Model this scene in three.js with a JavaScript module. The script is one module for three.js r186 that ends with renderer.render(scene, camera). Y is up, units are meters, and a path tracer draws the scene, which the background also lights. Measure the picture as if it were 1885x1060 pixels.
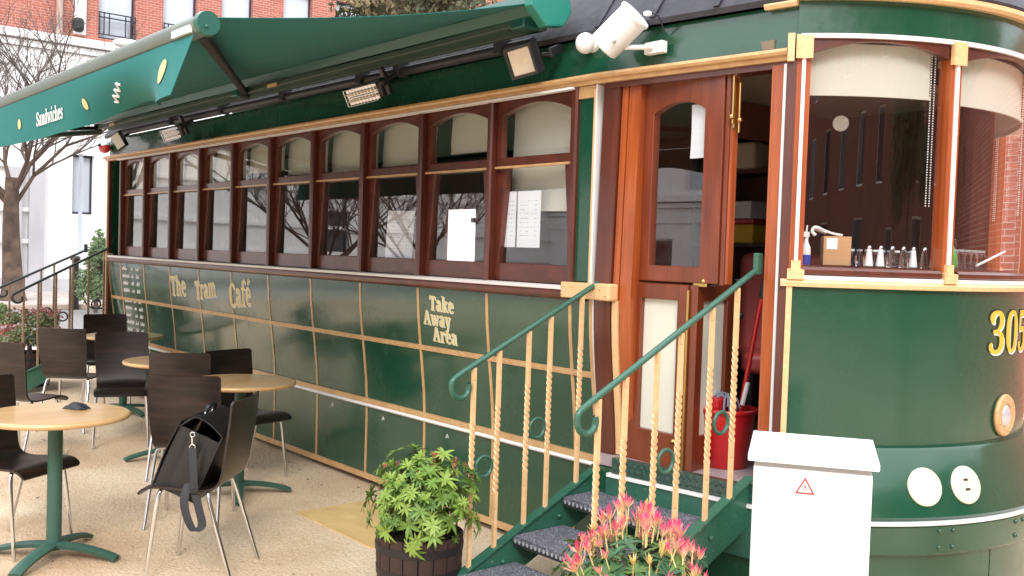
import * as THREE from 'three';
import { mergeGeometries, toCreasedNormals } from 'three/addons/utils/BufferGeometryUtils.js';
import { RoundedBoxGeometry } from 'three/addons/geometries/RoundedBoxGeometry.js';
import { FontLoader } from 'three/addons/loaders/FontLoader.js';
import { TextGeometry } from 'three/addons/geometries/TextGeometry.js';

// ---------- camera ----------
const scene = new THREE.Scene();
const camera = new THREE.PerspectiveCamera(32.81, 1024 / 576, 0.05, 400);
{
  const yaw = 40.074 * Math.PI / 180, pit = 2.022 * Math.PI / 180;
  camera.position.set(3.43, 1.6, 3.45);
  camera.lookAt(3.43 - Math.cos(yaw) * Math.cos(pit), 1.6 - Math.sin(pit), 3.45 - Math.sin(yaw) * Math.cos(pit));
  camera.rotateZ(0.032);
}
// ---------- sky, sun, exposure ----------
let seed = 7;
function rnd() { seed = (seed * 1664525 + 1013904223) % 4294967296; return seed / 4294967296; }
const rr = (a, b) => a + (b - a) * rnd();
function hsh(x, y, s) { let h = (x * 374761393 + y * 668265263 + s * 2147483647) | 0; h = Math.imul(h ^ (h >>> 13), 1274126177); h ^= h >>> 16; return (h >>> 0) / 4294967296; }
function vn(x, y, p, q, s) {
  const xi = Math.floor(x), yi = Math.floor(y), xf = x - xi, yf = y - yi;
  const u = xf * xf * (3 - 2 * xf), v = yf * yf * (3 - 2 * yf);
  const m = (a, n) => ((a % n) + n) % n;
  const a = hsh(m(xi, p), m(yi, q), s), b = hsh(m(xi + 1, p), m(yi, q), s), c = hsh(m(xi, p), m(yi + 1, q), s), d = hsh(m(xi + 1, p), m(yi + 1, q), s);
  return a + (b - a) * u + (c - a) * v + (a - b - c + d) * u * v;
}
function fbm(u, v, fx, fy, oct, s) { let t = 0, a = .5, n = 0; for (let i = 0; i < oct; i++) { t += a * vn(u * fx, v * fy, fx, fy, s + i * 17); n += a; a *= .5; fx *= 2; fy *= 2; } return t / n; }
{
  const W = 256, H = 128, d = new Float32Array(W * H * 4);
  for (let j = 0; j < H; j++) for (let i = 0; i < W; i++) {
    const el = (j + .5) / H * Math.PI - Math.PI / 2;
    const cl = fbm(i / W, j / H, 6, 5, 4, 91);
    let L = el > 0 ? .95 + .75 * Math.sin(el) + (cl - .5) * .5 : .45;
    const k = (j * W + i) * 4; d[k] = L * .965; d[k + 1] = L; d[k + 2] = L * 1.05; d[k + 3] = 1;
  }
  const t = new THREE.DataTexture(d, W, H, THREE.RGBAFormat, THREE.FloatType);
  t.mapping = THREE.EquirectangularReflectionMapping; t.magFilter = THREE.LinearFilter; t.minFilter = THREE.LinearFilter; t.needsUpdate = true;
  scene.background = t; scene.environment = t; 
}
const sun = new THREE.DirectionalLight(0xfffaf4, 1.3);
sun.position.set(15, 17, 14); sun.target.position.set(-3, 0, 0);
sun.castShadow = true; sun.shadow.radius = 34; sun.shadow.mapSize.set(2048, 2048);
Object.assign(sun.shadow.camera, { left: -16, right: 16, top: 16, bottom: -16, near: 1, far: 60 });
scene.add(sun, sun.target);
const renderer = new THREE.WebGLRenderer({ antialias: true });
renderer.toneMapping = THREE.LinearToneMapping;
renderer.toneMappingExposure = 1.88;
renderer.shadowMap.enabled = true;
renderer.setSize(1024, 576);

// ---------- helpers ----------
const V = (x, y, z) => new THREE.Vector3(x, y, z);
const used = {};
function numbered(n) { if (!(n in used)) { used[n] = 0; return n; } used[n]++; return n + '_' + String(used[n]).padStart(3, '0'); }
function shadow(o) { o.castShadow = true; o.receiveShadow = true; return o; }
function tag(o, label, category, group, kind) { o.userData.label = label; if (category) o.userData.category = category; if (group) o.userData.group = group; if (kind) o.userData.kind = kind; return o; }
function thing(name, label, category, pos = [0, 0, 0], turn = 0, group) {
  const g = new THREE.Group(); g.name = numbered(name); g.position.set(...pos); g.rotation.y = turn; scene.add(g);
  return tag(g, label, category, group);
}
function part(name, geo, mat, parent) { const m = shadow(new THREE.Mesh(geo, mat)); m.name = name; parent.add(m); return m; }
function top(name, geo, mat, label, category, group) { const m = part(numbered(name), geo, mat, scene); return tag(m, label, category, group); }
function struct(name, geo, mat) { const m = part(numbered(name), geo, mat, scene); m.userData.kind = 'structure'; return m; }
function sub(name, parent) { const g = new THREE.Group(); g.name = name; parent.add(g); return g; }
function cleanGeo(g) { g = g.index ? g.toNonIndexed() : g; for (const k of Object.keys(g.attributes)) if (!['position', 'normal', 'uv'].includes(k)) g.deleteAttribute(k); if (!g.attributes.uv) g.setAttribute('uv', new THREE.BufferAttribute(new Float32Array(g.attributes.position.count * 2), 2)); return g; }
function merge(list) { return mergeGeometries(list.map(cleanGeo), false); }
function boxUV(g) {
  g = g.index ? g.toNonIndexed() : g; if (!g.attributes.normal) g.computeVertexNormals();
  const p = g.attributes.position, n = g.attributes.normal, uv = new Float32Array(p.count * 2);
  for (let i = 0; i < p.count; i++) {
    const ax = Math.abs(n.getX(i)), ay = Math.abs(n.getY(i)), az = Math.abs(n.getZ(i));
    if (ay >= ax && ay >= az) { uv[2 * i] = p.getX(i); uv[2 * i + 1] = p.getZ(i); } else if (ax > az) { uv[2 * i] = p.getZ(i); uv[2 * i + 1] = p.getY(i); } else { uv[2 * i] = p.getX(i); uv[2 * i + 1] = p.getY(i); }
  }
  g.setAttribute('uv', new THREE.BufferAttribute(uv, 2)); return g;
}
function bx(w, h, d, x = 0, y = 0, z = 0) { return boxUV(new THREE.BoxGeometry(w, h, d).translate(x, y, z)); }
function rbx(w, h, d, r, x = 0, y = 0, z = 0) { return boxUV(new RoundedBoxGeometry(w, h, d, 2, Math.min(r, w / 2.01, h / 2.01, d / 2.01)).translate(x, y, z)); }
function box2(x0, x1, y0, y1, z0, z1, r = 0) { const a = [x1 - x0, y1 - y0, z1 - z0, (x0 + x1) / 2, (y0 + y1) / 2, (z0 + z1) / 2]; return r ? rbx(a[0], a[1], a[2], r, a[3], a[4], a[5]) : bx(...a); }
function rod(a, b, r0, r1 = r0, seg = 8) {
  const d = b.clone().sub(a), L = d.length(); const g = new THREE.CylinderGeometry(r1, r0, L, seg, 1);
  g.translate(0, L / 2, 0); g.applyQuaternion(new THREE.Quaternion().setFromUnitVectors(V(0, 1, 0), d.normalize())); g.translate(a.x, a.y, a.z); return g;
}
function tube(pts, r, n = 24, seg = 8) { return new THREE.TubeGeometry(new THREE.CatmullRomCurve3(pts), n, r, seg, false); }
// solid sheet from a grid of points with thickness along its normal
function sheet(ns, nt, fn, th) {
  const P = [], Nn = [];
  for (let i = 0; i <= ns; i++) for (let j = 0; j <= nt; j++) P.push(fn(i / ns, j / nt));
  const at = (i, j) => P[Math.max(0, Math.min(ns, i)) * (nt + 1) + Math.max(0, Math.min(nt, j))];
  for (let i = 0; i <= ns; i++) for (let j = 0; j <= nt; j++) Nn.push(at(i + 1, j).clone().sub(at(i - 1, j)).cross(at(i, j + 1).clone().sub(at(i, j - 1))).normalize());
  const F = [], B = [], uv = [], L = [];
  for (let k = 0; k < P.length; k++) { F.push(P[k].clone().addScaledVector(Nn[k], th / 2)); B.push(P[k].clone().addScaledVector(Nn[k], -th / 2)); }
  const id = (i, j) => i * (nt + 1) + j, pos = [];
  const len = at(0, 0).distanceTo(at(ns, 0)) || 1, wid = at(0, 0).distanceTo(at(0, nt)) || 1;
  const tri = (A, a, Bq, b, Cq, c) => { for (const [S, q] of [[A, a], [Bq, b], [Cq, c]]) { pos.push(S[q].x, S[q].y, S[q].z); uv.push((q % (nt + 1)) / nt * wid, Math.floor(q / (nt + 1)) / ns * len); } };
  const quad = (A, a, b, Bq, c, d) => { tri(A, a, A, b, Bq, c); tri(A, a, Bq, c, Bq, d); };
  for (let i = 0; i < ns; i++) for (let j = 0; j < nt; j++) { const a = id(i, j), b = id(i + 1, j), c = id(i + 1, j + 1), d = id(i, j + 1); quad(F, a, b, F, c, d); if (th > 0) quad(B, a, d, B, c, b); }
  if (th > 0) {
    for (let i = 0; i < ns; i++) { quad(F, id(i, 0), id(i + 1, 0), B, id(i + 1, 0), id(i, 0)); quad(F, id(i + 1, nt), id(i, nt), B, id(i, nt), id(i + 1, nt)); }
    for (let j = 0; j < nt; j++) { quad(F, id(0, j + 1), id(0, j), B, id(0, j), id(0, j + 1)); quad(F, id(ns, j), id(ns, j + 1), B, id(ns, j + 1), id(ns, j)); }
  }
  const g = new THREE.BufferGeometry(); g.setAttribute('position', new THREE.Float32BufferAttribute(pos, 3)); g.setAttribute('uv', new THREE.Float32BufferAttribute(uv, 2));
  return toCreasedNormals(g, .7);
}
// profile [out, y] carried along a plan path [{x,z,nx,nz}]
function loft(profile, path, crease = .6) {
  const pos = [], uv = [], n = profile.length; let pl = [0], pr = [0];
  for (let i = 1; i < path.length; i++) pl.push(pl[i - 1] + Math.hypot(path[i].x - path[i - 1].x, path[i].z - path[i - 1].z));
  for (let j = 1; j <= n; j++) { const a = profile[j - 1], b = profile[j % n]; pr.push(pr[j - 1] + Math.hypot(a[0] - b[0], a[1] - b[1])); }
  const pt = (i, j) => { const q = path[i], f = profile[j % n]; return [q.x + q.nx * f[0], f[1], q.z + q.nz * f[0]]; };
  const add = (i, j) => { pos.push(...pt(i, j)); uv.push(pl[i], pr[j]); };
  for (let i = 0; i + 1 < path.length; i++) for (let j = 0; j < n; j++) { add(i, j); add(i + 1, j); add(i + 1, j + 1); add(i, j); add(i + 1, j + 1); add(i, j + 1); }
  const tr = THREE.ShapeUtils.triangulateShape(profile.map(p => new THREE.Vector2(p[0], p[1])), []);
  for (const i of [0, path.length - 1]) for (const t of tr) for (const j of t) { pos.push(...pt(i, j)); uv.push(profile[j][0], profile[j][1]); }
  const g = new THREE.BufferGeometry(); g.setAttribute('position', new THREE.Float32BufferAttribute(pos, 3)); g.setAttribute('uv', new THREE.Float32BufferAttribute(uv, 2));
  return toCreasedNormals(g, crease);
}
function shapeOf(pts, holes = []) { const s = new THREE.Shape(pts.map(p => new THREE.Vector2(...p))); for (const h of holes) s.holes.push(new THREE.Path(h.map(p => new THREE.Vector2(...p)))); return s; }
function ext(pts, depth, holes = [], bevel = 0) { return boxUV(new THREE.ExtrudeGeometry(shapeOf(pts, holes), { depth, bevelEnabled: bevel > 0, bevelThickness: bevel, bevelSize: bevel, bevelSegments: 2, bevelOffset: -bevel, curveSegments: 8 })); }

// ---------- textures ----------
function tex(w, h, fn, srgb = true, sx = 1, sy = 1) {
  const d = new Uint8Array(w * h * 4);
  for (let j = 0; j < h; j++) for (let i = 0; i < w; i++) { const c = fn(i / w, j / h), k = (j * w + i) * 4; for (let q = 0; q < 3; q++) d[k + q] = Math.max(0, Math.min(255, c.length ? c[q] : c)); d[k + 3] = 255; }
  const t = new THREE.DataTexture(d, w, h); t.wrapS = t.wrapT = THREE.RepeatWrapping; t.magFilter = THREE.LinearFilter; t.minFilter = THREE.LinearMipmapLinearFilter; t.generateMipmaps = true;
  if (srgb) t.colorSpace = THREE.SRGBColorSpace; t.repeat.set(sx, sy); t.needsUpdate = true; return t;
}
const mix = (a, b, t) => [a[0] + (b[0] - a[0]) * t, a[1] + (b[1] - a[1]) * t, a[2] + (b[2] - a[2]) * t];
const cl01 = t => Math.max(0, Math.min(1, t));
function woodTex(a, b, dark, fx, fy, s, scale) {
  return tex(512, 512, (u, v) => {
    const w = fbm(u, v, fx, fy, 4, s), g = fbm(u, v, fx * 6, fy, 3, s + 40), big = fbm(u, v, 3, 2, 3, s + 80);
    let c = mix(a, b, cl01(w * 1.5 - .25)); c = mix(c, dark, cl01((g - .55) * 2.2) * .55); return mix(c, dark, cl01((big - .5) * 1.2) * .35);
  }, true, scale, scale);
}
const std = (o) => new THREE.MeshStandardMaterial(o);
const phy = (o) => new THREE.MeshPhysicalMaterial(o);
const lin = (r, g, b) => new THREE.Color().setRGB(r, g, b);
const waveBump = tex(512, 512, (u, v) => 255 * (fbm(u, v, 3, 3, 3, 5) * .9 + fbm(u, v, 40, 40, 2, 9) * .1), false, .9, .9);
const grimeRough = tex(512, 512, (u, v) => { const k = fbm(u, v, 7, 5, 5, 31), f = fbm(u, v, 60, 30, 2, 33); return 255 * cl01(.16 + .55 * cl01((k - .42) * 1.8) * (.5 + f) * .6); }, false, .8, .8);
const M = {};
M.green = phy({ color: lin(.01, .066, .036), roughness: 1, roughnessMap: grimeRough, bumpMap: waveBump, bumpScale: .003, clearcoat: .65, clearcoatRoughness: .13 });
M.greenMetal = phy({ map: tex(512, 512, (u, v) => { const k = fbm(u, v, 9, 9, 4, 47), f = fbm(u, v, 50, 50, 3, 48); return mix(mix([38, 88, 72], [46, 98, 80], k), f > .7 ? [120, 128, 116] : [30, 66, 54], cl01((Math.abs(f - .5) - .27) * 9)); }, true, 2, 2), roughness: .4, clearcoat: .5, clearcoatRoughness: .2, bumpMap: tex(256, 256, (u, v) => 255 * fbm(u, v, 30, 30, 3, 3), false, 4, 4), bumpScale: .0006 });
M.tableGreen = std({ color: lin(.035, .1, .075), roughness: .5 });
const goldTex = tex(256, 256, (u, v) => mix([206, 168, 120], [186, 144, 98], cl01(fbm(u, v, 8, 8, 4, 51) * 1.6 - .3)), true, 3, 3);
M.gold = phy({ map: goldTex, roughness: .38, clearcoat: .3, clearcoatRoughness: .3 });
M.goldPale = phy({ map: tex(256, 256, (u, v) => mix(mix([228, 190, 142], [216, 174, 126], fbm(u, v, 14, 14, 4, 52)), [128, 88, 58], cl01((fbm(u, v, 60, 60, 3, 57) - .77) * 9) * .6), true, 3, 3), roughness: .42, clearcoat: .25, clearcoatRoughness: .3 });
M.white = std({ color: lin(.78, .76, .76), roughness: .45 });
M.woodV = phy({ map: woodTex([104, 46, 28], [80, 33, 20], [46, 19, 13], 14, 2, 61, 1.6), roughness: .38, clearcoat: .55, clearcoatRoughness: .18 });
M.woodH = phy({ map: woodTex([104, 46, 28], [80, 33, 20], [46, 19, 13], 2, 14, 62, 1.6), roughness: .38, clearcoat: .55, clearcoatRoughness: .18 });
M.oak = phy({ map: woodTex([176, 88, 34], [138, 60, 22], [78, 30, 12], 12, 2, 63, 1.4), roughness: .35, clearcoat: .6, clearcoatRoughness: .16 });
M.doorWood = phy({ map: woodTex([128, 58, 28], [100, 42, 20], [64, 26, 14], 12, 2, 64, 1.5), roughness: .38, clearcoat: .5, clearcoatRoughness: .2 });
M.doorWoodH = phy({ map: woodTex([128, 58, 28], [100, 42, 20], [64, 26, 14], 2, 12, 65, 1.5), roughness: .38, clearcoat: .5, clearcoatRoughness: .2 });
M.glass = phy({ color: 0xffffff, roughness: 0, metalness: 0, transmission: 1, thickness: 0, ior: 2.2 });
M.blind = phy({ color: lin(.74, .73, .64), roughness: .9, transmission: .25, thickness: 0 });
M.frosted = phy({ color: lin(.66, .66, .56), roughness: .5, clearcoat: .6, clearcoatRoughness: .1 });
M.inner = std({ map: woodTex([82, 36, 22], [60, 24, 15], [34, 13, 9], 10, 2, 66, 1.5), roughness: .5 });
M.ceiling = std({ color: lin(.2, .16, .11), roughness: .8 });
M.roof = std({ map: tex(512, 512, (u, v) => mix([62, 60, 68], [38, 37, 44], fbm(u, v, 12, 12, 5, 71)), true, 1.2, 1.2), roughness: .62, bumpMap: tex(256, 256, (u, v) => 255 * fbm(u, v, 10, 10, 4, 72), false, 1.5, 1.5), bumpScale: .006 });
M.black = phy({ color: lin(.012, .012, .014), roughness: .42 });
M.blackPipe = std({ color: lin(.03, .03, .04), roughness: .5 });
M.chrome = std({ color: lin(.72, .72, .74), roughness: .16, metalness: 1 });
M.brass = std({ color: lin(.62, .42, .16), roughness: .3, metalness: 1 });
M.wenge = phy({ map: tex(512, 512, (u, v) => { const g = fbm(u, v, 3, 60, 4, 81), b = fbm(u, v, 2, 12, 3, 82); return mix([50, 34, 30], [18, 13, 13], cl01((g - .5) * 1.5 + (b - .5) * 1.0 + .55)); }, true, 2.2, 2.2), roughness: .36, clearcoat: .25, clearcoatRoughness: .35, bumpMap: tex(256, 256, (u, v) => 255 * fbm(u, v, 3, 60, 3, 81), false, 2.2, 2.2), bumpScale: .0004 });
M.beech = phy({ map: tex(512, 512, (u, v) => { const g = fbm(u, v, 40, 3, 4, 84), b = fbm(u, v, 6, 2, 3, 85); return mix([216, 180, 130], [188, 144, 92], cl01(g * .8 + b * .7 - .35)); }, true, 1.3, 1.3), roughness: .3, clearcoat: .35, clearcoatRoughness: .2 });
M.canvas = phy({ color: lin(.005, .15, .14), roughness: .92, transmission: .03, thickness: 0, bumpMap: tex(256, 256, (u, v) => 127 + 60 * Math.sin(u * 400) * Math.sin(v * 400), false, 6, 6), bumpScale: .0004 });
M.awnMetal = phy({ color: lin(.012, .1, .075), roughness: .4, clearcoat: .4, clearcoatRoughness: .2 });
M.awnBar = phy({ color: lin(.13, .165, .15), roughness: .42 });
M.armTan = std({ color: lin(.055, .085, .07), roughness: .5 });
M.whitePaint = phy({ color: lin(.8, .8, .8), roughness: .45 });
M.cabinet = phy({ map: tex(256, 256, (u, v) => { const k = fbm(u, v, 9, 9, 4, 88); return mix([238, 238, 240], [226, 227, 230], k); }, true, 1.5, 1.5), roughness: .5, clearcoat: .2 });
M.grey = std({ color: lin(.35, .36, .38), roughness: .5 });
M.dark = std({ color: lin(.02, .02, .022), roughness: .7 });
M.leather = phy({ color: lin(.004, .004, .005), roughness: .5, clearcoat: .25, clearcoatRoughness: .3, bumpMap: tex(256, 256, (u, v) => 255 * fbm(u, v, 40, 40, 3, 87), false, 5, 5), bumpScale: .0006 });
M.strap = std({ color: lin(.02, .022, .028), roughness: .6 });
M.red = phy({ color: lin(.5, .012, .014), roughness: .35, clearcoat: .3 });
M.soil = std({ color: lin(.03, .02, .014), roughness: 1 });
M.barrel = std({ map: woodTex([70, 47, 38], [48, 31, 26], [26, 17, 15], 20, 2, 67, 1.8), roughness: .75 });
M.hoop = std({ color: lin(.03, .027, .027), roughness: .5, metalness: .5 });
const leafM = (r, g, b) => phy({ color: lin(r, g, b), roughness: .55, transmission: .15, thickness: 0 });
M.leaf = [leafM(.14, .25, .035), leafM(.2, .32, .045), leafM(.09, .18, .025), leafM(.25, .36, .06)];
M.leafDark = [leafM(.03, .1, .04), leafM(.045, .13, .05), leafM(.07, .17, .05), leafM(.12, .22, .05)];
M.bud = [leafM(.42, .05, .07), leafM(.5, .16, .1), leafM(.3, .09, .05)];
M.flower = [leafM(.62, .05, .13), leafM(.7, .12, .2), leafM(.75, .38, .2), leafM(.75, .58, .18), leafM(.72, .25, .2)];
M.bark = std({ map: tex(256, 512, (u, v) => mix([122, 100, 86], [70, 56, 50], cl01(fbm(u, v, 16, 6, 5, 95) * 1.5 - .2)), true, 1, 1), roughness: .95, bumpMap: tex(256, 256, (u, v) => 255 * fbm(u, v, 16, 6, 4, 95), false), bumpScale: .01 });
M.twig = std({ color: lin(.13, .105, .1), roughness: .95 });
M.paper = std({ color: lin(.72, .75, .8), roughness: .8 });
M.card = std({ map: tex(256, 256, (u, v) => mix([196, 156, 116], [180, 138, 98], fbm(u, v, 3, 30, 3, 97)), true, 2, 2), roughness: .85 });
M.bluePlastic = std({ color: lin(.02, .06, .4), roughness: .4 });
M.greenPlastic = std({ color: lin(.03, .4, .08), roughness: .35 });
M.clear = phy({ color: 0xffffff, roughness: .05, transmission: 1, thickness: .02, ior: 1.45 });

// ---------- tram plan and section ----------
const zs = y => y > 1.4 ? -.028 * (y - 1.4) / 1.08 : -.08 * (t => t * t * (3 - 2 * t))(Math.min(1, (1.4 - y) / .9));
const wallZ = x => -.12 * x;
const RC = { x: .293, z: -1.07, R: 1.21 };
const rad = a => a * Math.PI / 180;
function sidePath(x0, x1, n = 1) { const p = []; for (let i = 0; i <= n; i++) p.push({ x: x0 + (x1 - x0) * i / n, z: 0, nx: 0, nz: 1 }); return p; }
function taperPath(x0, x1, n = 4) { const l = Math.hypot(1, .12); const p = []; for (let i = 0; i <= n; i++) { const x = x0 + (x1 - x0) * i / n; p.push({ x, z: wallZ(x), nx: .12 / l, nz: 1 / l }); } return p; }
function arcPath(a0, a1, n = 40) { const p = []; for (let i = 0; i <= n; i++) { const a = rad(a0 + (a1 - a0) * i / n); p.push({ x: RC.x + RC.R * Math.cos(a), z: RC.z + RC.R * Math.sin(a), nx: Math.cos(a), nz: Math.sin(a) }); } return p; }
const onArc = (a, off, y) => V(RC.x + (RC.R + off) * Math.cos(rad(a)), y, RC.z + (RC.R + off) * Math.sin(rad(a)));
const rect = (o0, o1, y0, y1) => [[o0, y0], [o1, y0], [o1, y1], [o0, y1]];
function profSide(y0, y1, out, th, n = 8) { const f = [], b = []; for (let i = 0; i <= n; i++) { const y = y0 + (y1 - y0) * i / n; f.push([zs(y) + out, y]); b.push([zs(y) + out - th, y]); } return f.concat(b.reverse()); }

// ---------- ground ----------
const gravelC = tex(2048, 2048, (u, v) => {
  const a = fbm(u, v, 9, 9, 3, 1), f = vn(u * 640, v * 640, 640, 640, 2), g = vn(u * 330, v * 330, 330, 330, 4), st = fbm(u, v, 5, 5, 4, 12), lit = vn(u * 900, v * 900, 900, 900, 19);
  let c = mix([220, 199, 172], [196, 170, 140], cl01(a * 1.5 - .2)); c = mix(c, [238, 225, 208], cl01((f - .66) * 2.4) * .6); c = mix(c, [150, 122, 96], cl01((g - .76) * 2.6) * .7); c = mix(c, [168, 132, 98], cl01((st - .47) * 3.2) * .75); return lit > .975 ? [92, 72, 56] : c;
}, true, .2, .2);
const gravelB = tex(1024, 1024, (u, v) => 255 * (.5 * vn(u * 200, v * 200, 200, 200, 2) + .3 * vn(u * 100, v * 100, 100, 100, 4) + .2 * fbm(u, v, 12, 12, 3, 6)), false, .5, .5);
M.gravel = std({ map: gravelC, bumpMap: gravelB, bumpScale: .007, roughness: .98 });
function flat(x0, x1, z0, z1, y, mat, name, nx = 1, nz = 1) {
  const g = new THREE.PlaneGeometry(x1 - x0, z1 - z0, nx, nz).rotateX(-Math.PI / 2).translate((x0 + x1) / 2, y, (z0 + z1) / 2);
  const p = g.attributes.position, uv = g.attributes.uv; for (let i = 0; i < p.count; i++) uv.setXY(i, p.getX(i), p.getZ(i)); return struct(name, g, mat);
}
M.paving = std({ map: tex(512, 512, (u, v) => mix([196, 188, 182], [170, 160, 154], fbm(u, v, 10, 10, 5, 14)), true, .3, .3), roughness: .9 });
M.asphalt = std({ map: tex(512, 512, (u, v) => mix([150, 146, 146], [118, 114, 114], fbm(u, v, 40, 40, 3, 15)), true, .4, .4), roughness: .92 });
M.kerb = std({ map: tex(256, 256, (u, v) => mix([190, 172, 160], [160, 140, 128], fbm(u, v, 8, 8, 4, 16)), true, .7, .7), roughness: .9 });
flat(-140, 140, -140, 140, -.02, M.asphalt, 'ground');
flat(-11.2, 30, -30, 30, 0, M.gravel, 'gravel_yard');
{
  struct('kerb', box2(-11.5, -11.2, -.02, .03, -30, 30, .01), M.kerb);
  flat(-14.2, -11.5, -30, 30, .012, M.paving, 'pavement');
  struct('kerb', box2(-14.4, -14.2, -.02, .03, -30, 30, .01), M.kerb);
  struct('kerb', box2(-20.6, -20.4, -.02, .1, -40, 40, .02), M.kerb);
  struct('pavement', box2(-27, -20.6, -.02, .09, -40, 40), M.paving);
  // loose stones on the gravel
  const st = new THREE.InstancedMesh(new THREE.IcosahedronGeometry(1, 0), std({ color: lin(.55, .46, .36), roughness: .95 }), 5200);
  const m4 = new THREE.Matrix4(), q = new THREE.Quaternion(), e = new THREE.Euler(), c = new THREE.Color();
  for (let i = 0; i < 5200; i++) {
    const r = rr(.0015, .0045); e.set(rr(0, 6), rr(0, 6), rr(0, 6)); q.setFromEuler(e);
    m4.compose(V(rr(-6, 1.5), r * .3, rr(.05, 3.2)), q, V(r, r * rr(.5, .9), r * rr(.7, 1.2))); st.setMatrixAt(i, m4);
    const k = rr(.7, 1.25); st.setColorAt(i, c.setRGB(k, k * .96, k * .92));
  }
  st.name = 'loose_pebbles'; shadow(st); st.userData = { label: 'tiny loose pebbles scattered over the sandy gravel yard', category: 'pebbles', kind: 'stuff' }; scene.add(st);
  const lv = new THREE.InstancedMesh(new THREE.CircleGeometry(1, 5).scale(1, .5, 1).rotateX(-Math.PI / 2), std({ color: lin(.16, .1, .06), roughness: .95, side: THREE.DoubleSide }), 90);
  for (let i = 0; i < 90; i++) { const r = rr(.006, .016), near = rnd() < .6; e.set(rr(-.3, .3), rr(0, 6), rr(-.3, .3)); q.setFromEuler(e); m4.compose(V(rr(-6, .0), .006, near ? rr(0, .35) ** 1 : rr(.3, 2.8)), q, V(r, r, r)); lv.setMatrixAt(i, m4); const k = rr(.6, 1.5); lv.setColorAt(i, c.setRGB(k, k, k)); }
  lv.name = 'dry_leaves'; shadow(lv); lv.userData = { label: 'small dry leaf scraps lying on the gravel along the tram', category: 'leaves', kind: 'stuff' }; scene.add(lv);
  top('paving_slab', box2(-1.84, -.98, -.03, .008, .12, .66), std({ map: tex(256, 256, (u, v) => mix([216, 188, 132], [186, 154, 100], fbm(u, v, 9, 9, 5, 18)), true, 1, 1), roughness: .9 }), 'yellowish flat paving slab sunk in the gravel beside the barrel', 'paving slab');
}

// ---------- the tram ----------
const fontSerif = await new FontLoader().loadAsync('fonts/droid/droid_serif_bold.typeface.json');
const fontSans = await new FontLoader().loadAsync('fonts/droid/droid_sans_bold.typeface.json');
function textGeo(str, font, size, depth, map, sx = 1) {
  const g = new TextGeometry(str, { font, size, depth, curveSegments: 5 }); g.scale(sx, 1, 1); g.computeBoundingBox(); const b = g.boundingBox;
  g.translate(-(b.min.x + b.max.x) / 2, 0, 0); let q = g.index ? g.toNonIndexed() : g; const p = q.attributes.position;
  for (let i = 0; i < p.count; i++) { const r = map(p.getX(i), p.getY(i), p.getZ(i)); p.setXYZ(i, r.x, r.y, r.z); } q.computeVertexNormals(); return q;
}
const tram = thing('tram_car', 'green and gold vintage tram car converted to a cafe, brown window frames, number 305', 'tram');
const X0 = -7.05, PITCH = .684, XR = -.205;
const xb = k => XR - PITCH * k;
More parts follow.
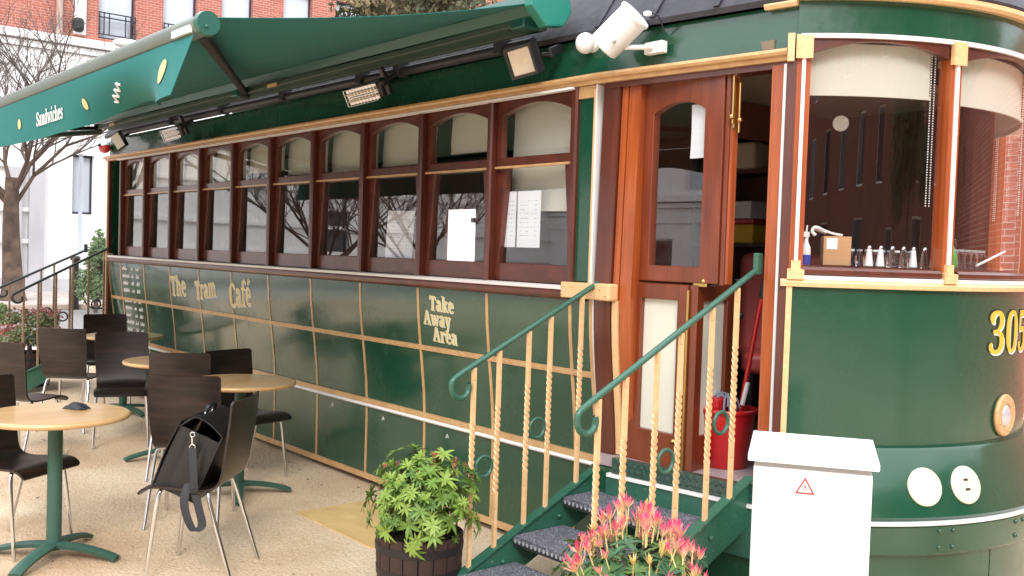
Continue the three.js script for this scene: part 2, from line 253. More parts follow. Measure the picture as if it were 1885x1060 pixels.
{
  // lower side panels, three rows, ten bays and the two end bays
  const rows = [[1.012, 1.372], [.578, .988], [.075, .535]];
  const bays = []; for (let k = 0; k < 10; k++) bays.push([xb(k + 1) + .009, xb(k) - .009]); bays.push([XR + .009, -.058], [-7.40, xb(10) - .009]);
  for (const [a, b] of bays) for (const [y0, y1] of rows) part('side_panel', loft(profSide(y0, y1, 0, .012), sidePath(a, b)), M.green, tram);
  part('side_backing', loft(profSide(.05, 1.4, -.016, .03), sidePath(-7.42, -.03)), M.dark, tram);
  // gold beading
  for (let k = 0; k <= 10; k++) part('gold_strip', loft(profSide(.07, 1.37, .004, .022), sidePath(xb(k) - .011, xb(k) + .011)), M.gold, tram);
  for (const x of [-7.405, -.052]) part('gold_strip', loft(profSide(.07, 1.385, .006, .024), sidePath(x - .012, x + .012)), M.gold, tram);
  part('gold_rail', loft(profSide(.985, 1.016, .008, .03, 2), sidePath(-7.42, -.03)), M.gold, tram);
  part('gold_rail', loft(profSide(.555, .59, .014, .04, 2), sidePath(-7.42, -.03)), M.gold, tram);
  part('gold_rail', loft(profSide(.04, .078, .01, .04, 2), sidePath(-7.42, -.03)), M.gold, tram);
  { const z = zs(.54); const pr = []; for (let i = 0; i <= 8; i++) { const a = -Math.PI / 2 + Math.PI * i / 8; pr.push([z + .004 + .02 * Math.cos(a), .543 + .013 * Math.sin(a)]); } pr.push([z - .01, .556], [z - .01, .53]); part('white_rail', loft(pr, sidePath(-7.42, -.035)), M.white, tram); }
  { const rv = []; for (let x = -7.3; x < -.05; x += .137) rv.push(new THREE.SphereGeometry(.0045, 6, 4).translate(x, 1.0, zs(1.0) + .009), new THREE.SphereGeometry(.0045, 6, 4).translate(x, .573, zs(.573) + .015)); part('rivets', merge(rv), M.goldPale, tram).userData.kind = 'stuff'; }
  for (const x of [-1.33, -2.05, -2.72]) part('pale_mark', merge([rod(V(x - .012, .465, zs(.47) + .003), V(x, .49, zs(.49) + .003), .003, .002, 5), rod(V(x + .012, .468, zs(.47) + .003), V(x, .49, zs(.49) + .003), .003, .002, 5)]), M.white, tram);
  // waist rail and its white line
  { const pr = [[-.02, 1.372], [.018, 1.374], [.032, 1.385], [.037, 1.402], [.034, 1.42], [.022, 1.436], [-.02, 1.44]]; part('waist_rail', loft(pr, sidePath(-7.40, -.2)), M.woodH, tram); part('white_line', loft([[.012, 1.428], [.036, 1.424], [.038, 1.44], [.012, 1.446]], sidePath(-7.36, -.225)), M.white, tram); }
  // cornice in gold above the windows and over the door
  { const side = sidePath(-7.5, -.02, 1), tp = taperPath(.02, .985, 6); const all = side.concat(tp);
    part('cornice', loft([[-.03, 2.452], [.022, 2.452], [.028, 2.466], [.05, 2.472], [.058, 2.484], [.055, 2.497], [-.03, 2.5]], all), M.gold, tram);
    part('letter_board', loft([[-.05, 2.49], [.002, 2.49], [-.006, 2.69], [-.05, 2.7]], sidePath(-7.45, -.0, 1).concat(taperPath(.02, 1.01, 6))), M.green, tram);
    part('white_line', loft([[.01, 2.438], [.04, 2.44], [.04, 2.451], [.01, 2.451]], sidePath(-7.1, -.2)), M.white, tram);
  }
  // mullions
  for (let k = 0; k <= 10; k++) { const g = ext([[-.022, .05], [-.022, -.012], [-.012, -.022], [.012, -.022], [.022, -.012], [.022, .05]], 1.015).rotateX(-Math.PI / 2).translate(xb(k), 1.437, 0); part('mullion', boxUV(g), M.woodV, tram); }
  // windows: upper sash with arched head, lower sash leaning in at its top
  const hw = PITCH / 2 - .024;
  const arch = []; for (let i = 0; i <= 14; i++) { const x = (hw - .04) * (1 - 2 * i / 14); arch.push([x, 2.358 + .056 * (1 - (x / (hw - .04)) ** 2)]); }
  const upGeo = ext([[-hw, 2.08], [hw, 2.08], [hw, 2.45], [-hw, 2.45]], .035, [[[-(hw - .04), 2.13], [hw - .04, 2.13], ...arch]], .003);
  const upGlass = new THREE.ShapeGeometry(shapeOf([[-(hw - .035), 2.125], [hw - .035, 2.125], [hw - .035, 2.40], [0, 2.43], [-(hw - .035), 2.40]]));
  const loGeo = ext([[-hw, 0], [hw, 0], [hw, .66], [-hw, .66]], .03, [[[-(hw - .03), .1], [hw - .03, .1], [hw - .085, .63], [-(hw - .085), .63]]], .003);
  const loGlass = new THREE.PlaneGeometry((hw - .03) * 2, .54).translate(0, .36, 0);
  const beadGeo = bx(hw * 2, .012, .03, 0, 2.076, -.005);
  const blindTo = [1.84, 2.2, 2.16, 2.15, 2.16, 2.2, 2.16, 2.14, 2.16, 2.15];
  for (let k = 0; k < 10; k++) {
    const w = sub('window', tram); w.position.set(xb(k) - PITCH / 2, 0, 0);
    part('upper_sash', upGeo, M.woodH, w).position.z = -.058;
    part('upper_pane', upGlass, M.glass, w).position.z = -.042;
    part('bead', beadGeo, M.gold, w).position.z = -.02;
    const t = .004;
    const ls = part('lower_sash', loGeo, M.woodH, w); ls.position.set(0, 1.446, -.062); ls.rotation.x = -t;
    const lg = part('lower_pane', loGlass, M.glass, w); lg.position.set(0, 1.446, -.05); lg.rotation.x = -t;
    const off = k === 1 ? .09 : 0; const b0 = -hw + .01 + off, y0 = blindTo[k];
    part('roller_blind', sheet(4, 2, (s, q) => V(b0 + (hw * 2 - .02 - off) * q, y0 + (2.47 - y0) * s, -.135 + .004 * Math.sin(s * 6)), .002), M.blind, w);
    part('blind_bar', rod(V(b0, y0, -.135), V(hw - .01, y0, -.135), .007), M.blind, w);
  }
  // pilaster between the last window and the door
  part('pilaster_panel', box2(-.19, -.066, 1.47, 2.4, -.05, -.004), M.green, tram);
  for (const x of [-.193, -.06]) { part('gold_strip', box2(x - .012, x + .004, 1.46, 2.43, -.05, .012, .003), M.goldPale, tram); part('white_line', box2(x + (x < -.1 ? -.024 : .005), x + (x < -.1 ? -.013 : .016), 1.46, 2.45, -.05, .016, .003), M.white, tram); }
  part('gold_plate', box2(-.188, -.066, 2.39, 2.45, -.04, .008), M.gold, tram);
  part('gold_bracket', merge([box2(-.235, .03, 1.385, 1.465, -.03, .044, .006), rbx(.1, .085, .07, .012, .07, 1.425, .02)]), M.goldPale, tram);
  part('rivets', merge([[-.22, 1.405], [-.22, 1.445], [-.15, 1.445], [-.08, 1.405], [.06, 1.44], [.1, 1.41]].map(([x, y]) => new THREE.SphereGeometry(.006, 6, 4).translate(x, y, x > .04 ? .056 : .045))), M.goldPale, tram);
  // the left door post follows the side section
  const post = (x0, x1, out, m, y0 = .55, y1 = 2.45) => part('door_post', loft(profSide(y0, y1, out, .09, 16), taperPath(x0, x1, 2), .5), m, tram);
  part('white_line', loft(profSide(.56, 1.39, .012, .03, 14), sidePath(-.034, -.02)), M.white, tram);
  post(-.016, .082, .02, M.woodV); post(.086, .12, .008, M.goldPale, .62, 1.385); post(.086, .12, .004, M.oak, 1.386, 2.45); post(.124, .19, -.002, M.oak);
  // right door post and corner
  const rp = (x0, x1, y0, y1, out, m, n = 'door_post') => part(n, loft(rect(-.08, out, y0, y1), taperPath(x0, x1, 1)), m, tram);
  rp(.895, .95, .56, 2.44, .006, M.oak); rp(.953, .966, .56, 2.44, .014, M.white, 'white_line'); rp(.969, 1.0, .56, 2.44, .004, M.woodV);
  part('door_header', loft(rect(-.09, .002, 2.425, 2.452), taperPath(0, 1.0, 2)), M.woodH, tram);
  // lettering
  const gm = phy({ color: lin(.72, .6, .3), roughness: .4 }), edge = phy({ color: lin(.7, .68, .6), roughness: .5 });
  const word = (s, x, y, size, sx, slope, mat, dz, dx = 0, dy = 0, font = fontSerif) => textGeo(s, font, size, .0015, (a, b, c) => V(x + a + dx, y + b + a * slope + dy, zs(y + b + a * slope + dy) + dz + c), sx);
  for (const [s, x, y, size, sx, sl] of [['The', -5.48, 1.115, .18, .78, .04], ['Tram', -4.86, 1.125, .165, .72, .12], ['Café', -4.15, 1.095, .2, .68, .1]]) { const w = part('letters', word(s, x, y, size, sx, sl, gm, .0025), gm, tram); w.userData.label = 'gold lettering reading ' + s + ' on the tram side'; part('letter_shadow', word(s, x, y, size, sx, sl, edge, .0006, .012, -.01), edge, w); }
  for (const [s, x, y] of [['Take', -1.33, 1.238], ['Away', -1.38, 1.148], ['Area', -1.31, 1.05]]) { const w = part('letters', word(s, x, y, .088, .82, -.03, gm, .0025), gm, tram); w.userData.label = 'gold lettering reading ' + s + ' on the tram side'; part('letter_shadow', word(s, x, y, .088, .82, -.03, edge, .0006, .007, -.005), edge, w); }
  // the painted price list at the far end: worn white marks, too far away to read
  { const list = []; for (let r = 0; r < 9; r++) { const y = 1.31 - r * .075 - (r > 3 ? .03 : 0); let x = -6.98; for (const w of [rr(.12, .22), rr(.05, .09), rr(.07, .1)]) { for (let q = 0; q < w; q += .018) { const h = rr(.018, .042); list.push(bx(.012, h, .001, x + q, y + h / 2 - .01, zs(y) + .003)); } x = x < -6.8 ? -6.72 : -6.58; } } part('price_list', merge(list), M.white, tram).userData.label = 'white painted price list, worn and unreadable'; }
}
// ---------- tram interior shell, far side, roof ----------
{
  part('saloon_floor', box2(-7.4, -.02, .6, .66, -2.1, -.12), M.inner, tram);
  part('ceiling', box2(-7.4, .9, 2.51, 2.55, -2.1, -.1), M.ceiling, tram);
  part('inner_wall', ext([[-7.4, .66], [0, .66], [0, 2.51], [-7.4, 2.51]], .04, [[[-4.2, 1.5], [-3.72, 1.5], [-3.72, 2.0], [-4.2, 2.0]]]).translate(0, 0, -2.14), M.inner, tram);
  part('inner_pane', new THREE.PlaneGeometry(.5, .52).translate(-3.96, 1.75, -2.12), M.glass, tram);
  part('platform_back_wall', box2(-.02, .98, .6, 2.51, -2.12, -2.07), M.inner, tram);
  part('wall_shelf', box2(-3.4, -.6, 1.86, 1.9, -2.1, -1.8), M.inner, tram);
  part('end_wall', box2(-7.45, -7.41, .05, 2.7, -2.14, -.02), M.green, tram);
  part('corner_post', box2(-7.45, -7.415, .05, 2.45, -.03, .012, .004), M.woodV, tram);
  part('gold_strip', box2(-7.47, -7.44, .5, 2.45, -.04, .02, .004), M.gold, tram);
  part('gold_bracket', box2(-7.48, -7.36, 1.385, 1.465, -.03, .044, .005), M.gold, tram);
  for (const [a, b] of [[-2.1, -1.5], [-.7, -.06]]) part('bulkhead', box2(-.06, -.02, .66, 2.5, a, b), M.inner, tram);
  part('bulkhead', box2(-.06, -.02, 2.3, 2.5, -1.5, -.7), M.inner, tram);
  part('platform_floor', ext([[0, .02], [1.0, .13], [1.33, .42], [1.46, .8], [1.49, 1.07], [1.46, 1.34], [1.33, 1.72], [1.0, 2.0], [0, 2.14]], .05).rotateX(-Math.PI / 2).translate(0, .565, 0), std({ map: tex(256, 256, (u, v) => mix([176, 158, 160], [150, 134, 136], fbm(u, v, 20, 20, 3, 44)), true, 2, 2), roughness: .6 }), tram);
  part('far_letter_board', box2(-7.45, 1.0, 2.4, 2.7, -2.16, -2.1), M.green, tram);
  part('far_lower_wall', box2(-7.45, 0, .05, 1.42, -2.19, -2.145), M.green, tram);
  part('far_rear_post', box2(.9, 1.0, .56, 2.44, -2.05, -1.97), M.woodV, tram);
  // roof
  const pr = [[.035, 2.69], [.045, 2.715], [.01, 2.77], [-.1, 2.93], [-.36, 3.12], [-.8, 3.24], [-1.07, 3.27], [-1.07, 3.2], [-.36, 3.05], [-.05, 2.72]];
  part('roof', loft(pr, sidePath(-7.5, 0, 1).concat(taperPath(.03, 1.0, 5)), .5), M.roof, tram);
  part('roof', loft(pr.map(([o, y]) => [o, y]), [{ x: 1, z: -2.02, nx: 0, nz: -1 }, { x: 0, z: -2.14, nx: 0, nz: -1 }, { x: -7.5, z: -2.14, nx: 0, nz: -1 }], .5), M.roof, tram);
  part('roof_nose', loft([[.04, 2.715], [.05, 2.735], [.01, 2.785], [-.12, 2.94], [-.4, 3.12], [-1.2, 3.27], [-1.2, 3.2], [-.4, 3.05], [-.03, 2.72]], arcPath(53.5, -53.5, 48), .5), M.roof, tram);
  // roof felt laps
  for (const x of [-.05, .28, .62]) part('roof_lap', sheet(6, 1, (s, t) => { const o = [.046, .01, -.1, -.23, -.36, -.58, -.8][Math.round(s * 6)], y = [2.72, 2.775, 2.935, 3.03, 3.125, 3.185, 3.245][Math.round(s * 6)]; return V(x + t * .03, y + .004, wallZ(Math.max(0, x)) + o); }, .006), M.roof, tram);
}
// ---------- rounded front of the tram ----------
{
  const A = 53.2;
  part('front_letter_board', loft([[-.04, 2.556], [.0, 2.556], [-.004, 2.7], [-.04, 2.7]], arcPath(A, -A, 60), .4), M.green, tram);
  part('gutter', loft([[-.02, 2.698], [.03, 2.692], [.045, 2.703], [.045, 2.722], [.03, 2.733], [-.02, 2.735]], arcPath(A, -A, 60)), M.goldPale, tram);
  part('gutter', loft([[-.01, 2.68], [.03, 2.675], [.04, 2.69], [.035, 2.712], [-.01, 2.715]], taperPath(.86, 1.01, 2)), M.goldPale, tram);
  part('white_line', loft([[-.01, 2.538], [.014, 2.538], [.014, 2.556], [-.01, 2.556]], arcPath(A - .6, -A, 60)), M.white, tram);
  part('dash_panel', loft([[-.02, .83], [.004, .83], [0, 1.0], [0, 1.51], [-.02, 1.51]], arcPath(A, -A, 72), .5), M.green, tram);
  part('gold_rail', loft([[-.02, 1.498], [.022, 1.5], [.026, 1.518], [.016, 1.53], [-.02, 1.532]], arcPath(A + 1.5, -A, 60)), M.goldPale, tram);
  part('white_line', loft([[-.02, 1.532], [.018, 1.531], [.016, 1.547], [-.02, 1.549]], arcPath(A - 1, -A, 60)), M.white, tram);
  part('fender', loft([[-.02, .835], [.035, .835], [.045, .82], [.13, .565], [.12, .548], [-.02, .548]], arcPath(A - 4, -A, 72), .4), M.green, tram);
  part('white_line', loft([[-.02, .53], [.13, .53], [.133, .547], [-.02, .549]], arcPath(A - 4, -A, 60)), M.white, tram);
  part('bumper_band', loft([[-.02, .40], [.112, .40], [.122, .41], [.122, .52], [.115, .529], [-.02, .529]], arcPath(A - 4, -A, 60)), M.green, tram);
  part('skirt_panel', loft([[-.02, .02], [.09, .02], [.09, .398], [-.02, .398]], arcPath(A - 4, 9.5, 40), .4), M.green, tram);
  part('skirt_panel', loft([[-.02, .02], [.09, .02], [.09, .398], [-.02, .398]], arcPath(9.2, -A, 40), .4), M.green, tram);
  for (const [a, y] of [[24, .505], [21, .505], [24, .435], [21, .435], [3.5, .5], [.5, .5], [3.5, .44]]) part('bolt_head', new THREE.SphereGeometry(.011, 8, 6).translate(...onArc(a, .122, y).toArray()), M.green, tram);
  // window posts and frames of the front
  const wh = y => y;
  for (const [a0, a1] of [[50.6, 22.2], [18.0, -18.0], [-22.2, -50.6]]) {
    const w = sub('front_window', tram), n = 22, p = arcPath(a0, a1, n);
    part('sill', loft([[-.06, 1.548], [.012, 1.548], [.02, 1.556], [.02, 1.572], [.01, 1.583], [-.06, 1.587]], p), M.woodH, w);
    const pos = arcPath(a0, a1, 24); // head board with an arched lower edge
    part('head', sheet(24, 1, (s, t) => { const q = pos[Math.round(s * 24)], yb = 2.475 + .055 * (1 - (2 * s - 1) ** 2), y = yb + (2.537 - yb) * t; return V(q.x - q.nx * .015, y, q.z - q.nz * .015); }, .03), M.woodH, w);
    part('pane', sheet(20, 1, (s, t) => { const q = arcPath(a0, a1, 20)[Math.round(s * 20)]; return V(q.x - q.nx * .03, 1.58 + .95 * t, q.z - q.nz * .03); }, 0), M.glass, w);
    const bb = a0 > 40 ? 2.315 : 2.305, b1 = a1 + (a0 > 40 ? 1.6 : 0.5);
    part('roller_blind', sheet(16, 3, (s, t) => { const q = arcPath(a0, b1, 16)[Math.round(s * 16)]; return V(q.x - q.nx * .07, bb + (2.53 - bb) * t, q.z - q.nz * .07); }, .002), M.blind, w);
    part('blind_hem', loft([[-.074, bb - .004], [-.062, bb - .004], [-.062, bb + .012], [-.074, bb + .012]], arcPath(a0, b1, 16)), M.blind, w);
    const ca = a1 + .8; const beads = []; for (const d of [0, .9]) for (let y = 1.86; y < 2.5; y += .011) beads.push(new THREE.SphereGeometry(.0036, 5, 4).translate(...onArc(ca + d, -.06, y).toArray()));
    part('blind_chain', merge(beads), M.whitePaint, w);
  }
  for (const a of [51.9, 20.1, -20.1, -51.9]) {
    const w = 1.35, lo = loft([[-.07, 1.548], [.0, 1.548], [.0, 2.54], [-.07, 2.54]], arcPath(a + w, a - w, 3)); part('window_post', lo, M.oak, tram);
    part('white_line', loft([[-.0, 1.6], [.012, 1.6], [.012, 2.47], [0, 2.47]], arcPath(a + .35, a - .35, 2)), M.white, tram);
    part('gold_cap', loft([[0, 2.455], [.022, 2.452], [.022, 2.548], [0, 2.556]], arcPath(a + 1.6, a - 1.6, 3)), M.goldPale, tram);
    part('gold_foot', merge([loft([[0, 1.56], [.018, 1.56], [.018, 1.61], [0, 1.61]], arcPath(a + .9, a - .9, 2)), loft([[0, 1.53], [.028, 1.53], [.028, 1.57], [0, 1.575]], arcPath(a + 1.6, a - 1.6, 2))]), M.goldPale, tram);
  }
  part('corner_board', loft(rect(-.05, .004, .56, 2.45), arcPath(A + 1.8, A, 2)), M.woodV, tram);
  part('gold_strip', loft(rect(-.02, .014, .86, 1.5), arcPath(A + .3, A - .8, 2)), M.goldPale, tram);
  part('gold_cap', loft([[-.02, 2.44], [.03, 2.44], [.03, 2.555], [-.02, 2.555]], arcPath(A + 1.9, A + .6, 2)), M.goldPale, tram);
  // number on the dash
  const num = (dx, dy, dz, mat, nm, par, size) => part(nm, textGeo('305', fontSerif, size, .0015, (a, b, c) => onArc(-3.2 - (a + dx) / RC.R * 57.3, dz + c, 1.225 + b + dy), 1.0), mat, par);
  const nm = num(0, 0, .0035, phy({ color: lin(.6, .43, .05), roughness: .4 }), 'number', tram, .19); nm.userData.label = 'gold number 305 with white and dark edges';
  num(.009, -.008, .0022, M.white, 'number_edge', nm, .19); num(-.006, .004, .001, M.dark, 'number_edge', nm, .192);
  // headlamp and two round plates
  const facing = (o, a, off, y, tilt = 0) => { o.position.copy(onArc(a, off, y)); o.rotation.set(0, 0, 0); o.rotateY(Math.PI / 2 - rad(a)); o.rotateX(tilt); return o; };
  const disc = (r, t, bev) => new THREE.LatheGeometry([[0, t], [r - bev, t], [r, t - bev], [r, 0], [0, 0]].map(p => new THREE.Vector2(...p)), 40).rotateX(Math.PI / 2);
  const lamp = sub('headlamp', tram); facing(lamp, -.6, 0, .942);
  part('bezel', new THREE.LatheGeometry([[.052, 0], [.096, 0], [.096, .014], [.088, .022], [.058, .024], [.052, .014]].map(p => new THREE.Vector2(...p)), 40).rotateX(Math.PI / 2), M.gold, lamp);
  part('reflector', new THREE.LatheGeometry([[0, .004], [.03, .006], [.053, .014]].map(p => new THREE.Vector2(...p)), 32).rotateX(Math.PI / 2), M.chrome, lamp);
  part('lens', new THREE.SphereGeometry(.056, 24, 12, 0, 6.2832, 0, 1.1).rotateX(Math.PI / 2).scale(1, 1, .5).translate(0, 0, .004), phy({ color: lin(.55, .58, .64), roughness: .08, metalness: .35, clearcoat: 1, clearcoatRoughness: .03, bumpMap: waveBump, bumpScale: .01 }), lamp);
  part('screws', merge([0, 1, 2, 3].map(i => new THREE.SphereGeometry(.006, 6, 5).translate(.076 * Math.cos(i * 1.57 + .4), .076 * Math.sin(i * 1.57 + .4), .022))), M.brass, lamp);
  const cream = phy({ color: lin(.75, .66, .5), roughness: .3, clearcoat: .6, clearcoatRoughness: .1 });
  const tilt = -.32; for (const [a, i] of [[26.6, 0], [17.3, 1]]) { const p = part('round_plate', disc(.08, .012, .004), cream, tram); facing(p, a, .089, .682, tilt); if (i) { part('slot', box2(-.012, .01, .016, .026, .012, .014), M.dark, p); part('slot', box2(-.012, .014, -.024, -.014, .012, .014), M.dark, p); } }
}
// ---------- door ----------
{
  const leaf = (w, h, holes, th, m) => ext([[0, 0], [w, 0], [w, h], [0, h]], th, holes, .004);
  // upper leaf, hung on the left post
  const up = sub('upper_door', tram); up.position.set(.135, 1.49, -.13); up.rotation.y = .03;
  const ar = []; for (let i = 0; i <= 12; i++) { const x = .405 - .3 * i / 12; ar.push([x, .80 + .045 * (1 - ((x - .255) / .15) ** 2)]); }
  part('leaf', leaf(.51, .945, [[[.105, .075], [.405, .075], ...ar]], .04), M.doorWood, up);
  part('pane', new THREE.PlaneGeometry(.32, .8).translate(.255, .45, .02), M.glass, up);
  part('notice', sheet(4, 2, (s, t) => V(.3 + .105 * t, .58 + .25 * s, .006 - .004 * Math.sin(s * 3)), .001), M.paper, up).userData.label = 'white paper notice behind the door glass';
  part('stile', box2(.513, .537, -.005, .945, -.02, .035, .004), M.doorWood, up);
  part('edge_strip', box2(.538, .553, 0, .945, -.01, .03, .002), M.oak, up);
  for (const y of [.11, .73]) { const h = part('hinge', merge([box2(-.03, .012, y, y + .095, .036, .044), rod(V(-.01, y - .004, .046), V(-.01, y + .1, .046), .007)]), M.brass, up); }
  { const b = part('bolt', merge([box2(.552, .564, .7, .94, .028, .036), rod(V(.558, .72, .042), V(.558, .93, .042), .006), new THREE.SphereGeometry(.013, 10, 8).translate(.558, .75, .05), rod(V(.577, .68, .02), V(.577, .9, .02), .006), new THREE.SphereGeometry(.012, 10, 8).translate(.587, .735, .03)]), M.brass, up); }
  // lower leaf with its folded half
  const lo = sub('lower_door', tram); lo.position.set(.125, .575, -.125);
  part('leaf', leaf(.37, .905, [[[.085, .2], [.31, .2], [.31, .83], [.085, .83]]], .04), M.doorWood, lo);
  part('panel', box2(.08, .315, .195, .835, .012, .02), M.frosted, lo);
  const fold = part('folded_leaf', leaf(.34, .905, [[[.06, .2], [.28, .2], [.28, .83], [.06, .83]]], .036), M.doorWood, lo); fold.position.set(.375, 0, .03); fold.rotation.y = 1.72;
  part('panel', box2(.055, .285, .195, .835, .012, .02), M.frosted, fold);
  part('piano_hinge', box2(.366, .378, .02, .88, .034, .044), M.brass, lo);
  part('door_knob', new THREE.SphereGeometry(.012, 10, 8).translate(.32, .17, .05), M.brass, lo);
  part('catch', merge([box2(.38, .46, .9, .915, .0, .02), new THREE.SphereGeometry(.013, 8, 6).translate(.44, .925, .02)]), M.brass, lo);
  // threshold
  const plateB = tex(256, 256, (u, v) => { const a = (u * 8) % 1, b = (v * 8) % 1; const d = Math.abs(a - .5) + Math.abs(b - .5); return d < .34 ? 220 : 30; }, false, 3, 3);
  const plate = phy({ color: lin(.022, .07, .055), roughness: .35, bumpMap: plateB, bumpScale: .006, clearcoat: .5, clearcoatRoughness: .15 });
  part('threshold_plate', loft(rect(-.03, .012, .545, .618), taperPath(.125, .95, 1)), plate, tram);
  { const l = []; for (let i = 0; i < 24; i++) for (let j = 0; j < 2; j++) { const x = .145 + i * .034 + (j ? .017 : 0); const g = new THREE.ConeGeometry(.017, .006, 4).rotateX(Math.PI / 2); g.translate(x, .566 + j * .03, wallZ(x) + .014); l.push(g); } part('diamond_studs', merge(l), plate, tram).userData.kind = 'stuff'; }
  part('white_line', loft(rect(-.03, .022, .523, .54), taperPath(.1, .93, 1)), M.white, tram);
  part('step_riser', loft(rect(-.03, .01, .3, .52), taperPath(.09, .95, 1)), M.greenMetal, tram);
  part('platform_skirt', loft(rect(-.04, -.012, .02, .56), taperPath(-.02, 1.0, 1)), M.green, tram);
}
// things inside the doorway
{
  const b = thing('mop_bucket', 'red plastic mop bucket on the tram floor just inside the open doorway', 'bucket', [.53, .617, -.36]);
  part('pail', new THREE.LatheGeometry([[0, 0], [.105, 0], [.135, .26], [.145, .262], [.145, .28], [.128, .28], [.1, .02], [0, .02]].map(p => new THREE.Vector2(...p)), 36), M.red, b);
  part('wringer', merge([box2(-.1, .02, .26, .33, -.04, .1, .01)]), M.red, b);
  const mp = thing('mop', 'mop with long red handle standing in the red bucket', 'mop', [.53, .64, -.36]);
  part('handle', rod(V(.03, .05, -.02), V(.085, .78, -.12), .012), M.red, mp); part('grip', rod(V(.085, .78, -.12), V(.093, .88, -.134), .013), M.dark, mp);
  part('sleeve', rod(V(.05, .27, -.05), V(.062, .38, -.07), .0135), M.whitePaint, mp);
  const st = []; for (let i = 0; i < 60; i++) { const a = rr(0, 6.28), r = rr(.02, .1); st.push(tube([V(.02, .28, 0), V(.02 + Math.cos(a) * r * .6 - .03, .3 + rr(0, .03), Math.sin(a) * r * .6), V(Math.cos(a) * r - .02, rr(.2, .27), Math.sin(a) * r)], .005, 6, 5)); }
  part('mop_head', merge(st), std({ color: lin(.22, .24, .3), roughness: .95 }), mp);
  const sh = thing('storage_shelf', 'dark wooden storage shelves seen inside through the open doorway', 'shelf', [-.52, .66, -1.86]);
  for (const y of [.0, .36, .7, 1.03, 1.5]) part('board', box2(-.3, .3, y, y + .022, -.15, .15), M.inner, sh);
  for (const x of [-.31, .31]) part('side', box2(x - .01, x + .01, 0, 1.75, -.15, .15), M.inner, sh);
  const y0 = .66, zf = -1.78;
  const ybox = thing('yellow_crate', 'yellow storage box with a red lid on the shelf inside the doorway', 'box', [-.5, y0 + 1.053, zf]); part('box', rbx(.34, .12, .2, .01, 0, .06, 0), std({ color: lin(.75, .48, .02), roughness: .5 }), ybox); part('lid', rbx(.36, .035, .22, .01, 0, .138, 0), M.red, ybox);
  top('white_box', rbx(.3, .11, .2, .006, -.5, y0 + 1.053 + .212, zf), M.paper, 'white carton stacked on the yellow box inside the doorway', 'box');
  top('cream_tin', rbx(.32, .17, .2, .02, -.5, y0 + 1.524 + .086, zf), std({ color: lin(.6, .5, .36), roughness: .5 }), 'cream coloured tin on the top shelf inside the doorway', 'tin');
  [[-.6, .075, 'grey wrapped bundle on the lower shelf, leftmost'], [-.43, .085, 'grey wrapped bundle on the lower shelf, largest'], [-.3, .06, 'grey wrapped bundle on the lower shelf, smallest']].forEach(([x, r, l]) => top('wrapped_bundle', new THREE.SphereGeometry(r, 14, 10).scale(1, 1.25, 1).translate(x, y0 + .382 + r * 1.22, zf), std({ color: lin(.55, .53, .5), roughness: .7 }), l, 'bundle'));
  for (let i = 0; i < 4; i++) top('metal_jar', new THREE.CylinderGeometry(.035, .035, .1, 18).translate(-.68 + i * .1, y0 + .722 + .05, zf), M.chrome, ['first', 'second', 'third', 'fourth'][i] + ' small metal jar from the left on the middle shelf inside', 'jar', 'metal jars on the shelf');
}
// ---------- entrance stairs ----------
function twistBar(len, s = .0175) {
  const g = new THREE.BoxGeometry(s, len, s, 2, 96, 2).toNonIndexed(), p = g.attributes.position;
  for (let i = 0; i < p.count; i++) {
    const t = p.getY(i) / len + .5; const k = t < .28 ? 0 : t > .72 ? 1 : (t - .28) / .44; const a = k * Math.PI * 7; const x = p.getX(i), z = p.getZ(i); const mid = Math.abs(x) < 1e-4 || Math.abs(z) < 1e-4; const f = k > 0 && k < 1 ? (mid ? .62 : 1.12) : 1;
    p.setX(i, (x * Math.cos(a) - z * Math.sin(a)) * f); p.setZ(i, (x * Math.sin(a) + z * Math.cos(a)) * f);
  }
  g.computeVertexNormals(); return boxUV(toCreasedNormals(g, .9));
}
function scrollRail(x, zTop, yTop, zBot, yBot, up) {
  const pts = []; if (up) pts.push(V(x, yTop + .075, zTop - .03), V(x, yTop + .03, zTop - .025));
  for (let i = 0; i <= 10; i++) pts.push(V(x, yTop + (yBot - yTop) * i / 10, zTop + (zBot - zTop) * i / 10));
  for (let i = 1; i <= 12; i++) { const a = -2.1 + i * .48, r = .05 * (1 - i * .045); pts.push(V(x, yBot - .062 + r * Math.cos(a + .9 + 1.0) * 1, zBot + .025 - r * Math.sin(a + .9 + 1.0) * -1)); }
  return pts;
}
function railing(g, x0, x1, zsB, stringY, railY, rings, tp, bt, mat, iron = M.greenMetal) {
  // x runs from x0 at the tram to x1 at the foot
  const X = z => x0 + (x1 - x0) * cl01(z / .9);
  for (const z of zsB) { const a = stringY(z), b = railY(z) - .012; part('baluster', twistBar(b - a).translate(X(z), (a + b) / 2, z), mat, g); }
  const S = []; const ang0 = Math.atan2(-.5, 1);
  for (let i = 0; i <= 8; i++) { const z = tp + (bt - tp) * i / 8; S.push(V(X(z), railY(z), z)); }
  const c = V(X(bt), railY(bt) - .062, bt - .004); // scroll
  for (let i = 1; i <= 11; i++) { const a = 1.05 - i * .42, r = .062 - i * .0022; S.push(V(X(bt), c.y + r * Math.sin(a), c.z + r * Math.cos(a))); }
  part('handrail', new THREE.TubeGeometry(new THREE.CatmullRomCurve3(S, false, 'catmullrom', .3), 90, .0135, 10, false), iron, g);
  part('rail_bracket', box2(X(tp) - .014, X(tp) + .014, railY(tp) - .02, railY(tp) + .075, tp - .03, tp + .006, .006), iron, g);
  for (const [z, y] of rings) part('ring', new THREE.TorusGeometry(.046, .0085, 8, 28).rotateY(Math.PI / 2).translate(X(z), y, z), iron, g);
}
